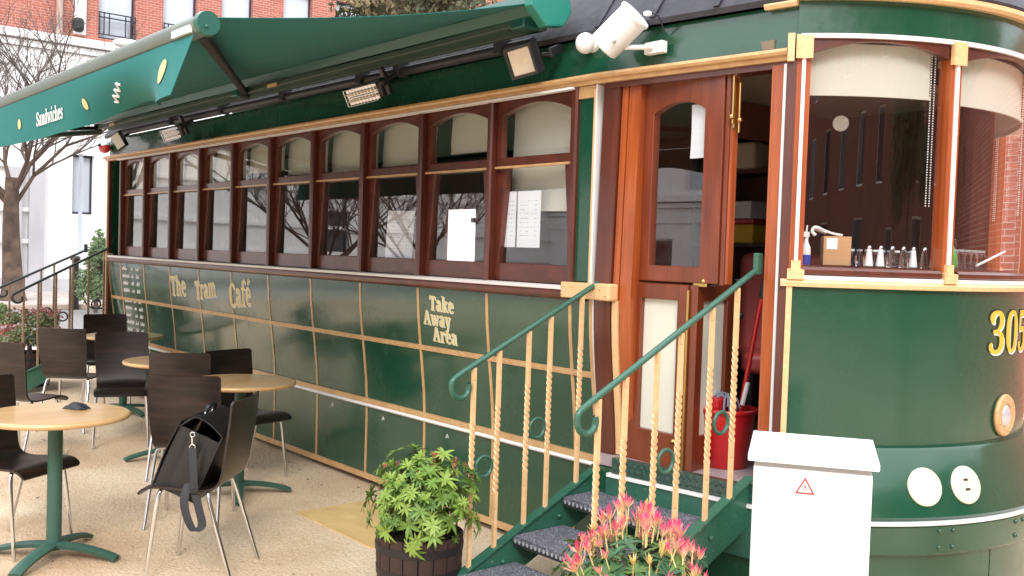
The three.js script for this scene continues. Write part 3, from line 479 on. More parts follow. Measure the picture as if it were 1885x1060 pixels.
const treadTex = tex(512, 512, (u, v) => { const f = vn(u * 120, v * 120, 120, 120, 21), w = fbm(u, v, 6, 6, 4, 22); return mix([70, 70, 78], [196, 196, 208], cl01((f - .45) * 2.4) * (.4 + .8 * w)); }, true, 3, 3);
M.tread = std({ map: treadTex, roughness: .85, bumpMap: tex(512, 512, (u, v) => 255 * vn(u * 120, v * 120, 120, 120, 21), false, 3, 3), bumpScale: .004 });
function stairs(label, ox, bars = M.goldPale, iron = M.greenMetal) {
  const g = thing('entrance_stairs', label, 'stairs', [ox, 0, 0], 0, 'iron stairs up to the tram doors');
  const sL = z => .537 - .465 * z, rL = z => 1.471 - .485 * z, sR = z => .602 - .475 * z, rR = z => 1.521 - .537 * z;
  railing(g, 0, 0, [.114, .314, .449, .625, .769], sL, rL, [[.697, sL(.697) + .42], [.382, sL(.382) + .42]], -.01, .84, bars, iron);
  railing(g, .872, .842, [.045, .2, .385, .52, .69, .83], sR, rR, [[.12, sR(.12) + .37], [.452, sR(.452) + .4], [.76, sR(.76) + .3]], -.075, .885, bars, iron);
  const strg = (x, s, z1, z0) => { const y0 = s(z0); part('stringer', ext([[z0, y0 - .004], [z1, 0], [z1 - .42, 0], [z0, y0 - .21]], .012).rotateY(-Math.PI / 2).translate(x + .006, 0, 0), M.greenMetal, g);
    const dir = V(0, -y0, z1 - z0).normalize(); const a = V(x, y0, z0), b = V(x, 0.004, z1); part('stringer_flange', sheet(2, 1, (q, t) => a.clone().lerp(b, q).add(V((t - .5) * .05, 0, 0)), .009), M.greenMetal, g);
    for (const q of [.2, .5]) part('bolt_head', new THREE.SphereGeometry(.012, 8, 6).translate(x + .012, y0 * (1 - q) - .09, z0 + (z1 - z0) * q), M.greenMetal, g); };
  strg(0, sL, 1.155, .0); strg(.862, sR, 1.267, -.11);
  for (const [y, z0, z1] of [[.432, -.09, .21], [.293, .2, .52], [.165, .5, .83], [.06, .8, 1.06]]) {
    const t = part('tread', box2(.012, .848, y - .028, y, z0, z1, .003), M.tread, g);
    part('nosing', box2(.012, .848, y - .045, y - .028, z1 - .03, z1 - .002), M.dark, t);
    const l = []; for (let x = .03; x < .84; x += .028) l.push(bx(.011, .016, .002, x, y - .024, z1 + .001)); part('nosing_studs', merge(l), M.grey, t);
  }
  return g;
}
stairs('iron stairs with twisted gold balusters and green handrails at the open tram door', 0);
stairs('iron stairs with dull brown balusters and dark handrails at the far tram end', -8.3, std({ color: lin(.3, .2, .12), roughness: .5 }), std({ color: lin(.03, .045, .045), roughness: .5 }));

// ---------- awning ----------
{
  const a = thing('retractable_awning', 'dark green retractable awning with teal lettered valance along the tram side', 'awning');
  const xr = -.28, xl = -7.1, zc = .2, yc = 2.86, zb = 1.93, yb = 2.445;
  part('cassette', loft([[.06, 2.79], [.14, 2.765], [.24, 2.79], [.26, 2.84], [.24, 2.9], [.1, 2.93], [.05, 2.88]], sidePath(xl - .05, xr)), M.awnMetal, a);
  part('cassette_end', ext([[.03, 2.83], [.08, 2.75], [.2, 2.73], [.3, 2.82], [.3, 2.98], [.06, 2.98]], .045, [], .01).rotateY(-Math.PI / 2).translate(xr + .04, 0, 0), phy({ color: lin(.012, .2, .15), roughness: .35, clearcoat: .4 }), a);
  part('torsion_bar', box2(xl, xr - .06, 2.74, 2.775, .1, .135, .004), M.armTan, a);
  part('mounting_pipe', rod(V(-7.0, 2.712, .05), V(-.5, 2.712, .05), .03, .03, 14), M.blackPipe, a);
  for (const x of [-.75, -1.75, -2.2, -3.3, -4.4, -5.5]) part('clamp', box2(x - .03, x + .03, 2.68, 2.77, .015, .1, .006), M.blackPipe, a);
  part('fabric', sheet(10, 24, (s, t) => V(xr - .01 + (xl - xr) * t, yc + (yb + .03 - yc) * s - .03 * Math.sin(Math.PI * s) - .006 * Math.sin(t * 60), zc + (zb - zc) * s), .003), M.canvas, a);
  part('front_bar', rod(V(xl, yb, zb), V(xr + .02, yb, zb), .042, .042, 20), M.awnBar, a);
  part('bar_end', merge([rod(V(xr + .02, yb, zb), V(xr + .05, yb, zb), .05, .046, 24), new THREE.SphereGeometry(.008, 8, 6).translate(xr + .052, yb - .015, zb + .01)]), M.awnMetal, a);
  part('maker_plate', box2(xr - .2, xr - .02, yb - .032, yb - .004, zb + .037, zb + .05), M.whitePaint, a);
  // valance: hangs from the bar, blown in near its right end
  const L = .245, bell = x => Math.exp(-(((x + 1.25) / .5) ** 2));
  const val = (x, s) => { const blow = bell(x), wv = .12 * Math.sin(x * 2.3 + .5) + .05 * Math.sin(x * 5.1), ang = .06 + wv + blow * .85 * s; const d = L * s * (1 - .1 * blow); return V(x + .03 * blow * s, yb - .04 - d * Math.cos(ang), zb + .035 + .015 * Math.sin(x * 3) * s + .1 * s * Math.exp(-(((x + .28) / .5) ** 2)) - d * Math.sin(ang) * (.4 + .6 * Math.min(1, blow * 3))); };
  const vs = part('valance', sheet(10, 220, (s, t) => val(xr - .005 + (xl - xr) * t, s), .002), M.canvas, a);
  const normV = (x, s) => { const p = val(x, s), q = val(x + .01, s), r = val(x, s + .01); return q.sub(p).cross(r.sub(p)).normalize().multiplyScalar(-1); };
  const place = (x, s, off) => { const n = normV(x, s); if (n.z < 0) n.multiplyScalar(-1); return val(x, s).addScaledVector(n, off); };
  const yellow = std({ color: lin(.72, .56, .25), roughness: .8 });
  const dot = (x, r, s0 = .56) => { const g = new THREE.CircleGeometry(r, 28); const p = g.attributes.position; for (let i = 0; i < p.count; i++) { const v = place(x + p.getX(i), s0 - p.getY(i) / L, .006); p.setXYZ(i, v.x, v.y, v.z); } g.computeVertexNormals(); return part('yellow_dot', g, yellow, vs); };
  dot(-.52, .05, .5); dot(-1.72, .03); dot(-2.9, .03); dot(-4.4, .03);
  const vt = (s, x, size) => { const g = textGeo(s, fontSerif, size, .0008, (p, q, c) => place(x + p + q * .35, .72 - q / L, .006 + c), .8); const m = part('valance_text', g, std({ color: lin(.8, .82, .82), roughness: .8 }), vs); return m; };
  vt('Sandwiches', -2.32, .076).userData.label = 'white script lettering reading Sandwiches';
  // white script marks that are too folded or cut off to read
  for (const x of [-1.3, -3.5]) { const pts = []; for (let i = 0; i <= 10; i++) pts.push(place(x - .12 + i * .022, .72 - i * .035 + .07 * Math.sin(i * 2.1), .004)); part('valance_text', tube(pts, .006, 60, 5), M.whitePaint, vs).userData.label = 'white script lettering folded out of sight'; }
  // folding arms
  const arm = (sx, ex, bx_) => {
    const S = V(sx, 2.775, .2), E = V(ex, 2.745, .26), B = V(bx_, yb - .01, zb - .05);
    const bar = (p, q, w, h) => { const d = q.clone().sub(p), l = d.length(); const g = rbx(w, h, l, .008, 0, 0, l / 2); g.applyQuaternion(new THREE.Quaternion().setFromUnitVectors(V(0, 0, 1), d.normalize())); g.translate(p.x, p.y, p.z); return g; };
    const ar = part('arm', bar(S, E, .05, .036), M.armTan, a); part('elbow', rod(V(E.x, E.y - .035, E.z), V(E.x, E.y + .035, E.z), .038, .038, 14), M.dark, ar); part('forearm', bar(E, B, .045, .036), M.dark, ar);
    part('shoulder', box2(sx - .05, sx + .06, 2.74, 2.83, .1, .24, .012), M.awnMetal, ar); part('arm_label', box2(ex + .42, ex + .56, 2.728, 2.752, .278, .287), M.goldPale, ar);
  };
  arm(-.42, -3.55, -.42); arm(-3.8, -7.0, -5.6);
  part('end_arm', rod(V(-7.12, 2.72, .2), V(-7.12, 2.44, 1.9), .028, .028, 10), M.armTan, a);
}
// ---------- heaters, lights and boxes on the tram side ----------
function heater(x, y, z, len, label) {
  const h = thing('infrared_heater', label, 'heater', [x, y, z], 0, 'patio heaters under the awning'); h.rotation.set(.45, 0, .03);
  part('housing', rbx(len + .05, .1, .07, .02, 0, .01, -.05), M.black, h); part('reflector', box2(-len / 2, len / 2, -.04, .055, -.014, -.008), M.chrome, h);
  for (const y of [-.012, .026]) part('lamp_tube', rod(V(-len / 2 + .02, y, .004), V(len / 2 - .02, y, .004), .008), std({ color: lin(.65, .5, .38), roughness: .3 }), h);
  const w = []; for (let i = 0; i <= 9; i++) { const q = -len / 2 + len * i / 9; w.push(rod(V(q, -.045, .012), V(q, .06, .012), .0028, .0028, 5)); } for (let j = 0; j <= 4; j++) { const q = -.045 + .105 * j / 4; w.push(rod(V(-len / 2, q, .014), V(len / 2, q, .014), .0028, .0028, 5)); }
  part('wire_guard', merge(w), M.chrome, h);
  part('bracket', merge([rbx(.04, .17, .03, .008, len / 2 + .06, .05, -.05), rod(V(len / 2 + .06, .05, -.05), V(len / 2 + .06, .06, -.14), .014), new THREE.SphereGeometry(.028, 10, 8).translate(len / 2 + .07, .05, -.02)]), M.black, h);
}
heater(-1.98, 2.565, .19, .36, 'black infrared heater with wire guard, the nearer one above the windows');
heater(-5.2, 2.55, .19, .36, 'black infrared heater with wire guard, the farther one above the windows');
{
  const f = thing('flood_light', 'black square floodlight mounted under the awning near the tram door', 'floodlight', [-.44, 2.6, .15]); f.rotation.set(.4, .12, .05);
  part('housing', merge([rbx(.19, .16, .03, .012, 0, 0, -.012), box2(-.095, -.078, -.08, .08, .0, .045), box2(.078, .095, -.08, .08, .0, .045), box2(-.078, .078, .066, .08, .0, .045), box2(-.078, .078, -.08, -.066, .0, .045)]), M.black, f); part('reflector', new THREE.ConeGeometry(.1, .03, 4, 1, true).rotateY(Math.PI / 4).rotateX(-Math.PI / 2).scale(1.05, .9, 1).translate(0, 0, .022), std({ color: lin(.62, .52, .4), roughness: .45 }), f);
  part('led', box2(-.014, .014, -.012, .012, .007, .0105), std({ color: lin(.75, .65, .2), roughness: .4 }), f); part('front_glass', new THREE.PlaneGeometry(.16, .14).translate(0, 0, .04), M.glass, f);
  part('bracket', merge([rod(V(.1, 0, -.02), V(.15, -.01, -.03), .012), rbx(.02, .05, .1, .006, .15, 0, -.07)]), M.black, f);
  const w = thing('flood_light', 'white fronted small floodlight at the far end of the tram', 'floodlight', [-6.62, 2.6, .17]); w.rotation.set(.3, .5, .3); part('housing', rbx(.13, .16, .05, .01), M.black, w); part('front', box2(-.055, .055, -.07, .07, .026, .03), M.whitePaint, w); part('bracket', rod(V(0, .02, -.02), V(0, .05, -.17), .012), M.black, w);
  const s = thing('alarm_box', 'small red and white alarm box at the far corner of the tram', 'alarm', [-7.43, 2.6, .06]); part('cover', new THREE.SphereGeometry(.1, 18, 12, 0, 6.2832, 0, 1.7).scale(1, .62, .6).rotateZ(.2), M.whitePaint, s); part('lens', new THREE.SphereGeometry(.1, 18, 12, 0, 6.2832, 1.5, 1.64).scale(1, .7, .6), M.red, s); part('eye', new THREE.SphereGeometry(.02, 8, 6).translate(.03, .01, .06), M.dark, s);
  const d = thing('dome_sensor', 'white dome sensor fixed on the green board over the door', 'sensor', [-.11, 2.655, .0]); part('dome', new THREE.SphereGeometry(.052, 24, 16).scale(.95, 1, 1).translate(0, 0, .045), M.whitePaint, d); part('base', new THREE.CylinderGeometry(.05, .053, .02, 24).rotateX(Math.PI / 2).translate(.01, .012, .008), M.whitePaint, d); part('ridge', new THREE.TorusGeometry(.03, .004, 6, 20).rotateX(1.2).translate(-.005, -.028, .06), M.whitePaint, d);
  const p = thing('loudspeaker', 'white cylindrical loudspeaker on a bracket above the tram door', 'speaker', [.2, 2.652, .13]);
  const body = new THREE.LatheGeometry([[0, -.105], [.068, -.105], [.077, -.098], [.077, .09], [.083, .095], [.083, .108], [.078, .112], [.07, .104], [0, .098]].map(q => new THREE.Vector2(...q)), 40).applyQuaternion(new THREE.Quaternion().setFromUnitVectors(V(0, 1, 0), V(.6, .55, -.22).normalize()));
  part('body', body, M.whitePaint, p); part('bracket', merge([rod(V(.0, -.07, -.03), V(.1, -.075, -.08), .012), box2(.06, .17, -.1, -.045, -.15, -.11, .004), rod(V(.1, -.07, -.08), V(.12, -.07, -.13), .016)]), M.whitePaint, p); part('knob', new THREE.SphereGeometry(.009, 8, 6).translate(.03, -.06, .06), M.grey, p); part('hook', rbx(.03, .02, .03, .006, .13, .07, -.05), M.whitePaint, p); part('cable', tube([V(.13, .08, -.06), V(.16, .06, -.09), V(.15, .0, -.145)], .004, 14, 6), M.dark, p);
}
// ---------- chairs and tables ----------
const prof = [[-.235, .865], [-.228, .82], [-.212, .72], [-.192, .62], [-.172, .53], [-.15, .475], [-.115, .446], [-.06, .436], [.03, .44], [.12, .447], [.18, .445], [.215, .432], [.238, .408]];
const profC = new THREE.CatmullRomCurve3(prof.map(([z, y]) => V(0, y, z)));
const chairShell = (() => sheet(34, 10, (s, t) => {
  const p = profC.getPoint(s); let w = s < .5 ? .2 : .2; w = .2 - .018 * Math.sin(Math.PI * cl01((s - .2) / .6)); if (s < .03) w -= .014 * (1 - s / .03) ** 2; if (s > .96) w -= .014 * ((s - .96) / .04) ** 2;
  const x = (t * 2 - 1) * w; const c = s < .45 ? .45 * (1 - s / .45) : 0; return V(x, p.y, p.z + c * x * x * 1.6);
}, .011))();
const legF = s => merge([tube([V(s * .12, .432, .12), V(s * .165, .43, .135), V(s * .178, .40, .142), V(s * .2, .0, .19)].map(v => v), .0105, 22, 8)]);
const legB = s => merge([tube([V(s * .12, .43, -.07), V(s * .165, .43, -.09), V(s * .178, .40, -.1), V(s * .2, .0, -.225)], .0105, 22, 8)]);
const chairGeo = { legF1: legF(1), legF2: legF(-1), legB1: legB(1), legB2: legB(-1), frame: merge([rod(V(-.13, .428, .12), V(.13, .428, .12), .01), rod(V(-.13, .426, -.07), V(.13, .426, -.07), .01), rod(V(-.1, .427, .12), V(-.1, .426, -.07), .008), rod(V(.1, .427, .12), V(.1, .426, -.07), .008)]) };
const chair0 = thing('cafe_chair', '', 'chair');
part('shell', chairShell, M.wenge, chair0); part('seat_frame', chairGeo.frame, M.chrome, chair0);
for (const k of ['legF1', 'legF2', 'legB1', 'legB2']) part('leg', chairGeo[k], M.chrome, chair0);
const chairSpots = [
  [-1.16, 1.53, -.68, .73, 'dark plywood chair carrying the black satchel, its seat facing the front table'],
  [-2.04, 1.22, -.8, -.6, 'dark plywood chair with its back to us, directly behind the satchel chair'],
  [-3.16, .82, -.83, -.56, 'dark plywood chair whose back rises just behind the middle round table'],
  [-2.84, .52, .96, -.25, 'dark plywood chair closest to the tram side, its backrest angled'],
  [-4.42, .84, .95, .3, 'dark plywood chair with tall backrest left of the small gap between tables'],
  [-5.27, .96, -.75, -.66, 'dark plywood chair standing in front of the red potted shrub'],
  [-6.42, .32, .97, .2, 'farthest dark plywood chair, behind the farthest table by the price list'],
  [-4.24, 1.6, -.55, -.83, 'dark plywood chair cut by the left picture edge, its backrest shining grey'],
  [-2.05, 2.16, .83, -.55, 'dark plywood chair tucked under the nearest round table'],
];
chairSpots.forEach(([x, z, fx, fz, label], i) => { const c = i ? chair0.clone() : chair0; if (i) { c.name = numbered('cafe_chair'); scene.add(c); c.userData = { category: 'chair' }; } c.position.set(x, 0, z); c.rotation.y = Math.atan2(fx, fz); tag(c, label, 'chair', 'dark cafe chairs on the gravel'); });
const table0 = thing('cafe_table', '', 'table');
{
  part('table_top', boxUV(new THREE.LatheGeometry([[0, .702], [.33, .702], [.345, .706], [.35, .714], [.35, .722], [.345, .729], [.335, .732], [0, .732]].map(p => new THREE.Vector2(...p)), 72)), M.beech, table0);
  part('post', new THREE.CylinderGeometry(.034, .036, .66, 24).translate(0, .375, 0), M.tableGreen, table0);
  part('spider', merge([box2(-.15, .15, .69, .702, -.02, .02), box2(-.02, .02, .688, .7, -.15, .15)]), M.dark, table0);
  for (let k = 0; k < 4; k++) { const g = sheet(10, 4, (s, t) => { const r = .02 + .31 * s, w = .036 - .008 * s, q = (t * 2 - 1); return V(r, .075 - .05 * s * s - .008 * q * q + (s > .95 ? -.004 : 0), q * w); }, .02).rotateY(k * Math.PI / 2 + .78); part('foot', g, M.tableGreen, table0); }
}
[[-1.74, 2.05, 'nearest round beech cafe table with green pedestal, black pouch lying on it'], [-2.45, .75, 'round beech cafe table beside the tram behind the satchel chair'], [-3.7, .71, 'round beech cafe table half hidden behind the chair backs in the middle'], [-5.79, .37, 'farthest round beech cafe table next to the tram price list']].forEach(([x, z, l], i) => { const c = i ? table0.clone() : table0; if (i) { c.name = numbered('cafe_table'); scene.add(c); c.userData = {}; } c.position.set(x, 0, z); c.rotation.y = i * .35; tag(c, l, 'table', 'round cafe tables'); });
{
  const p = thing('pouch', 'small crumpled black pouch lying on the nearest round table', 'pouch', [-1.815, .733, 1.93], .5);
  part('body', sheet(12, 12, (s, t) => { const a = (s * 2 - 1), b = (t * 2 - 1); const h = (1 - a ** 4) * (1 - b ** 4); return V(a * .055 + .004 * Math.sin(b * 6), h * (.024 + .006 * Math.sin(a * 7 + b * 4)) + .002, b * .036 + .004 * Math.sin(a * 5)); }, .003), M.strap, p);
  part('loop', new THREE.TorusGeometry(.01, .003, 6, 14).rotateX(1.5).translate(.06, .006, .01), M.strap, p);
  part('flap', box2(-.05, .03, .0, .006, -.03, .03, .002), M.strap, p);
}
// ---------- satchel on the chair ----------
{
  const b = thing('satchel', 'black leather satchel with open flap and hanging strap, leaning on a chair', 'bag', [-1.16, .447, 1.53], Math.atan2(-.68, .73));
  // local +z is the way the chair faces; the chair back is at -z
  const body = sub('body', b); body.position.set(.0, .004, .165); body.rotation.x = -.4;
  const H = .33, D = .2, Wd = .17;
  part('front_panel', sheet(8, 10, (s, t) => V((t * 2 - 1) * Wd, s * H, .01 + .01 * Math.sin(Math.PI * s)), .006), M.leather, body);
  part('back_panel', sheet(8, 10, (s, t) => V((t * 2 - 1) * Wd, s * (H + .02), -D), .006), M.leather, body);
  part('base', box2(-Wd, Wd, 0, .008, -D, .01, .003), M.leather, body);
  for (const s of [-1, 1]) part('gusset', sheet(10, 24, (q, t) => { const z = .008 - (D + .006) * t; const f = Math.abs(Math.sin(t * Math.PI * 3)); return V(s * (Wd - .004 - .007 * (1 - f) * (.4 + .6 * q)), q * (H - .015), z); }, .004), M.leather, body);
  for (const k of [.33, .67]) part('divider', sheet(4, 4, (s, t) => V((t * 2 - 1) * (Wd - .02), s * (H - .02), -D * k), .004), M.leather, body);
  const flap = part('flap', sheet(14, 10, (s, t) => { const a = s; const z = -D + a * .2, y = H + .02 + .035 * Math.sin(a * 2.6) - (a > .75 ? (a - .75) * .24 : 0); return V((t * 2 - 1) * (Wd + .006), y, z + .012 * Math.sin(t * 9) * a); }, .005), M.leather, body);
  part('handle', tube([V(-.05, H + .05, -.05), V(-.045, H + .085, -.05), V(0, H + .095, -.05), V(.045, H + .085, -.05), V(.05, H + .05, -.05)], .011, 24, 8), M.leather, body);
  for (const s of [-1, 1]) part('buckle', new THREE.TorusGeometry(.013, .0026, 6, 16).translate(s * .05, H + .048, -.05), M.chrome, body);
  part('piping', tube([V(Wd, 0, .01), V(Wd, H * .5, .02), V(Wd, H, .012)], .004, 14, 6), M.leather, body);
  // clip and strap on the side turned to the camera
  const sx = 1; // +x side
  part('ring', new THREE.TorusGeometry(.011, .0028, 6, 18).rotateY(Math.PI / 2).translate(.215, .262, -.03), M.chrome, b);
  part('clip', merge([rod(V(.217, .252, -.03), V(.219, .215, -.032), .0055), new THREE.TorusGeometry(.013, .003, 6, 16).rotateY(Math.PI / 2).translate(.22, .203, -.033)]), M.chrome, b);
  const ribbon = (pts, w) => { const c = new THREE.CatmullRomCurve3(pts); return sheet(30, 2, (s, t) => c.getPoint(s).add(V(0, 0, (t - .5) * w)), .003); };
  part('strap', ribbon([V(.222, .2, -.034), V(.226, .12, -.04), V(.226, .05, -.045), V(.224, -.01, -.045)], .036), M.strap, b);
  part('strap_buckle', rbx(.008, .034, .044, .004, .227, .005, -.046), M.black, b);
  part('strap_loop', ribbon([V(.21, .03, -.015), V(.225, -.04, .0), V(.228, -.12, -.015), V(.226, -.19, -.055), V(.222, -.165, -.085), V(.219, -.09, -.07), V(.216, -.02, -.05)], .04), M.strap, b);
}
// ---------- plants ----------
function leafGeo(L, W, droop, seg = 4) { return sheet(seg, 2, (s, t) => { const w = W * Math.sin(Math.PI * Math.min(1, s * .92 + .06)) ** .8, q = (t * 2 - 1); return V(q * w, -droop * s * s + Math.abs(q) * w * .35, s * L); }, 0); }
function rosette(n, L, W, el, droop, sd) {
  seed = sd; const l = [];
  for (let i = 0; i < n; i++) { const g = leafGeo(L * rr(.75, 1.15), W * rr(.8, 1.15), droop * rr(.6, 1.4)); g.rotateX(-el * rr(.4, 1.5)); g.rotateY(i / n * 6.283 + rr(-.3, .3)); l.push(g); }
  return merge(l);
}
const ros = [1, 2, 3, 4].map(k => rosette(10 + k % 3, .056, .0076, .45, .024, k * 31)), rosUp = [1, 2].map(k => rosette(7, .045, .008, .9, .008, k * 57)), budG = [1, 2].map(k => rosette(6, .03, .0042, 1.25, -.002, k * 77));
function sprayGeo(sd) { // young shoots: yellow stalk ends turning pink at the tips
  seed = sd; const l = []; for (let i = 0; i < 20; i++) { const g = leafGeo(rr(.034, .062), rr(.0022, .0038), -.004, 6); g.rotateX(-rr(.75, 1.45)); g.rotateY(i * 2.4 + rr(0, .4)); g.translate(0, rr(0, .012), 0); l.push(g); }
  l.push(cleanGeo(rod(V(0, -.05, 0), V(0, .01, 0), .003, .0025, 5)));
  const g = merge(l), p = g.attributes.position, c = new Float32Array(p.count * 3), a = new THREE.Color().setRGB(.8, .68, .28), b = new THREE.Color().setRGB(.78, .05, .2), m = new THREE.Color().setRGB(.86, .5, .34), q = new THREE.Color();
  for (let i = 0; i < p.count; i++) { const t = cl01((p.getY(i) - .004) / .042); t < .5 ? q.lerpColors(a, m, t * 2) : q.lerpColors(m, b, t * 2 - 1); c.set([q.r, q.g, q.b], i * 3); }
  g.setAttribute('color', new THREE.BufferAttribute(c, 3)); return g;
}
const sprays = [11, 12, 13].map(sprayGeo); M.spray = phy({ vertexColors: true, color: 0xffffff, roughness: .5, transmission: .15, thickness: 0 }); M.sprayYellow = phy({ color: lin(.74, .55, .2), roughness: .5, transmission: .15, thickness: 0 });
function barrel(name, label, x, z, r = .19, h = .33) {
  const g = thing(name, label, 'planter', [x, 0, z], rr(0, 6), 'half barrel planters');
  for (let i = 0; i < 18; i++) { const a0 = i / 18 * 6.2832, da = 6.2832 / 18; part('stave', sheet(6, 2, (s, t) => { const a = a0 + da * (.03 + .94 * t), R = r * (.8 + .2 * Math.sin(.35 + s * 1.2)); return V(Math.cos(a) * R, .002 + s * h, Math.sin(a) * R); }, .016), M.barrel, g); }
  for (const s of [.14, .52, .84]) { const R = r * (.8 + .2 * Math.sin(.35 + s * 1.2)) + .0095; part('hoop', new THREE.CylinderGeometry(R + .002, R, .034, 40, 1, true).translate(0, s * h, 0), M.hoop, g); }
  part('soil', new THREE.CircleGeometry(r * .93, 30).rotateX(-Math.PI / 2).translate(0, h - .05, 0), M.soil, g); return g;
}
function bush(name, label, x, z, y0, rx, ry, rz, n, mats, o = {}) {
  const g = thing(name, label, 'plant', [x, y0, z]); seed = o.seed || 99;
  const up = V(0, 1, 0);
  for (let i = 0; i < 9; i++) { const a = i * .7, c = rr(.3, .85); part('stem', tube([V(0, -.06, 0), V(Math.cos(a) * rx * .3 * c, ry * .4, Math.sin(a) * rz * .3 * c), V(Math.cos(a) * rx * .7 * c, ry * (.9 + .3 * c), Math.sin(a) * rz * .7 * c)], .006, 8, 5), M.twig, g); }
  for (let i = 0; i < n; i++) {
    const u = (i + .5) / n, el = Math.asin(Math.min(1, -.72 + 1.7 * u)), az = i * 2.39996 + rr(-.25, .25); const lump = .68 + .6 * vn(Math.cos(az) * 1.7 + 9, el * 2 + Math.sin(az) * 1.7 + 9, 50, 50, o.seed || 3); const inner = (i % 3 === 2 ? rr(.45, .78) : rr(.84, 1.1)) * lump;
    const d = V(Math.cos(el) * Math.cos(az), Math.sin(el), Math.cos(el) * Math.sin(az)); const p = V(d.x * rx * inner, ry * .62 + d.y * ry * .62 * inner, d.z * rz * inner);
    const m = part('leaf_rosette', ros[i % 4], mats[Math.floor(rnd() * mats.length)], g); m.position.copy(p); m.quaternion.setFromUnitVectors(up, d.clone().add(V(0, .55, 0)).normalize()); m.rotateY(rr(0, 6)); m.scale.setScalar(rr(.55, 1.2) * (o.scale || 1)); m.rotateX(rr(-.35, .35));
    if (o.young && rnd() < o.young && d.y > .1) { const q = part('young_shoot', rosUp[i % 2], M.leaf[3], g); q.position.copy(p).addScaledVector(d, .012); q.quaternion.copy(m.quaternion); q.scale.setScalar(rr(.6, 1)); }
  }
  return g;
}
barrel('half_barrel', 'dark wooden half barrel planter left of the near stairs', -.17, .92);
{
  const g = bush('potted_pieris', 'bushy green shrub with small red buds in the barrel by the stairs', -.15, .92, .27, .215, .345, .215, 290, M.leaf, { seed: 5, young: .1, scale: .86 });
  for (const [x, y, z] of [[.05, .42, -.05], [.1, .41, -.1], [.08, .44, .0], [.14, .4, -.06], [-.07, .39, .1], [.0, .42, .02], [-.14, .36, .12], [.12, .38, -.14], [.02, .33, .14], [.06, .36, .08]]) { const s = part('red_bud', budG[Math.floor(rnd() * 2)], M.bud[Math.floor(rnd() * 3)], g); s.position.set(x, y - .03, z); s.scale.setScalar(rr(.8, 1.3)); part('bud_stalk', rod(V(0, -.05, 0), V(0, .004, 0), .0018), M.bud[2], s); }
}
barrel('half_barrel', 'dark wooden half barrel planter in front of the near stairs', 1.23, 1.02);
{
  const g = bush('flowering_pieris', 'green shrub topped with pink and yellow shoots in front of the stairs', 1.23, 1.02, .31, .235, .28, .235, 210, M.leafDark, { seed: 8, scale: .95 });
  for (let i = 0; i < 84; i++) { const az = i * 2.4 + rr(-.5, .5), rr0 = Math.sqrt((i + .5) / 84) * .24, y = .405 - rr0 * rr0 * 3.4 + rr(-.03, .055); const s = part('young_shoot', sprays[i % 3], rnd() < .14 ? M.sprayYellow : M.spray, g); s.position.set(Math.cos(az) * rr0, y, Math.sin(az) * rr0); s.rotation.set(Math.sin(az) * rr0 * 2, rr(0, 6), -Math.cos(az) * rr0 * 2); s.scale.setScalar(rr(.6, 1.1)); }
}
// ---------- white cabinet ----------
{
  const g = thing('meter_cabinet', 'white metal meter cabinet with overhanging lid and red warning triangle', 'cabinet', [1.627, 0, .618], Math.atan2(.55, .835));
  part('body', rbx(.36, .945, .29, .004, 0, .4735, 0), M.cabinet, g);
  part('door', rbx(.352, .9, .012, .003, 0, .48, .149), M.cabinet, g);
  part('shadow_gap', box2(-.172, .172, .946, .966, -.138, .142), M.grey, g);
  part('lid', ext([[-.165, .966], [.172, .966], [.172, .988], [-.165, 1.006]], .388, [], .004).rotateY(-Math.PI / 2).translate(.194, 0, 0), M.cabinet, g);
  const ring = ext([[-.03, 0], [.03, 0], [0, .053]], .0012, [[[-.0225, .0045], [.0225, .0045], [0, .0445]]]); const s = part('warning_triangle', ring, M.red, g); s.position.set(-.02, .872, .1555);
  part('flash_mark', merge([rod(V(-.006, .012, .001), V(0, .028, .001), .0012, .0012, 5), rod(V(.006, .012, .001), V(0, .028, .001), .0012, .0012, 5)]), M.red, s);
}
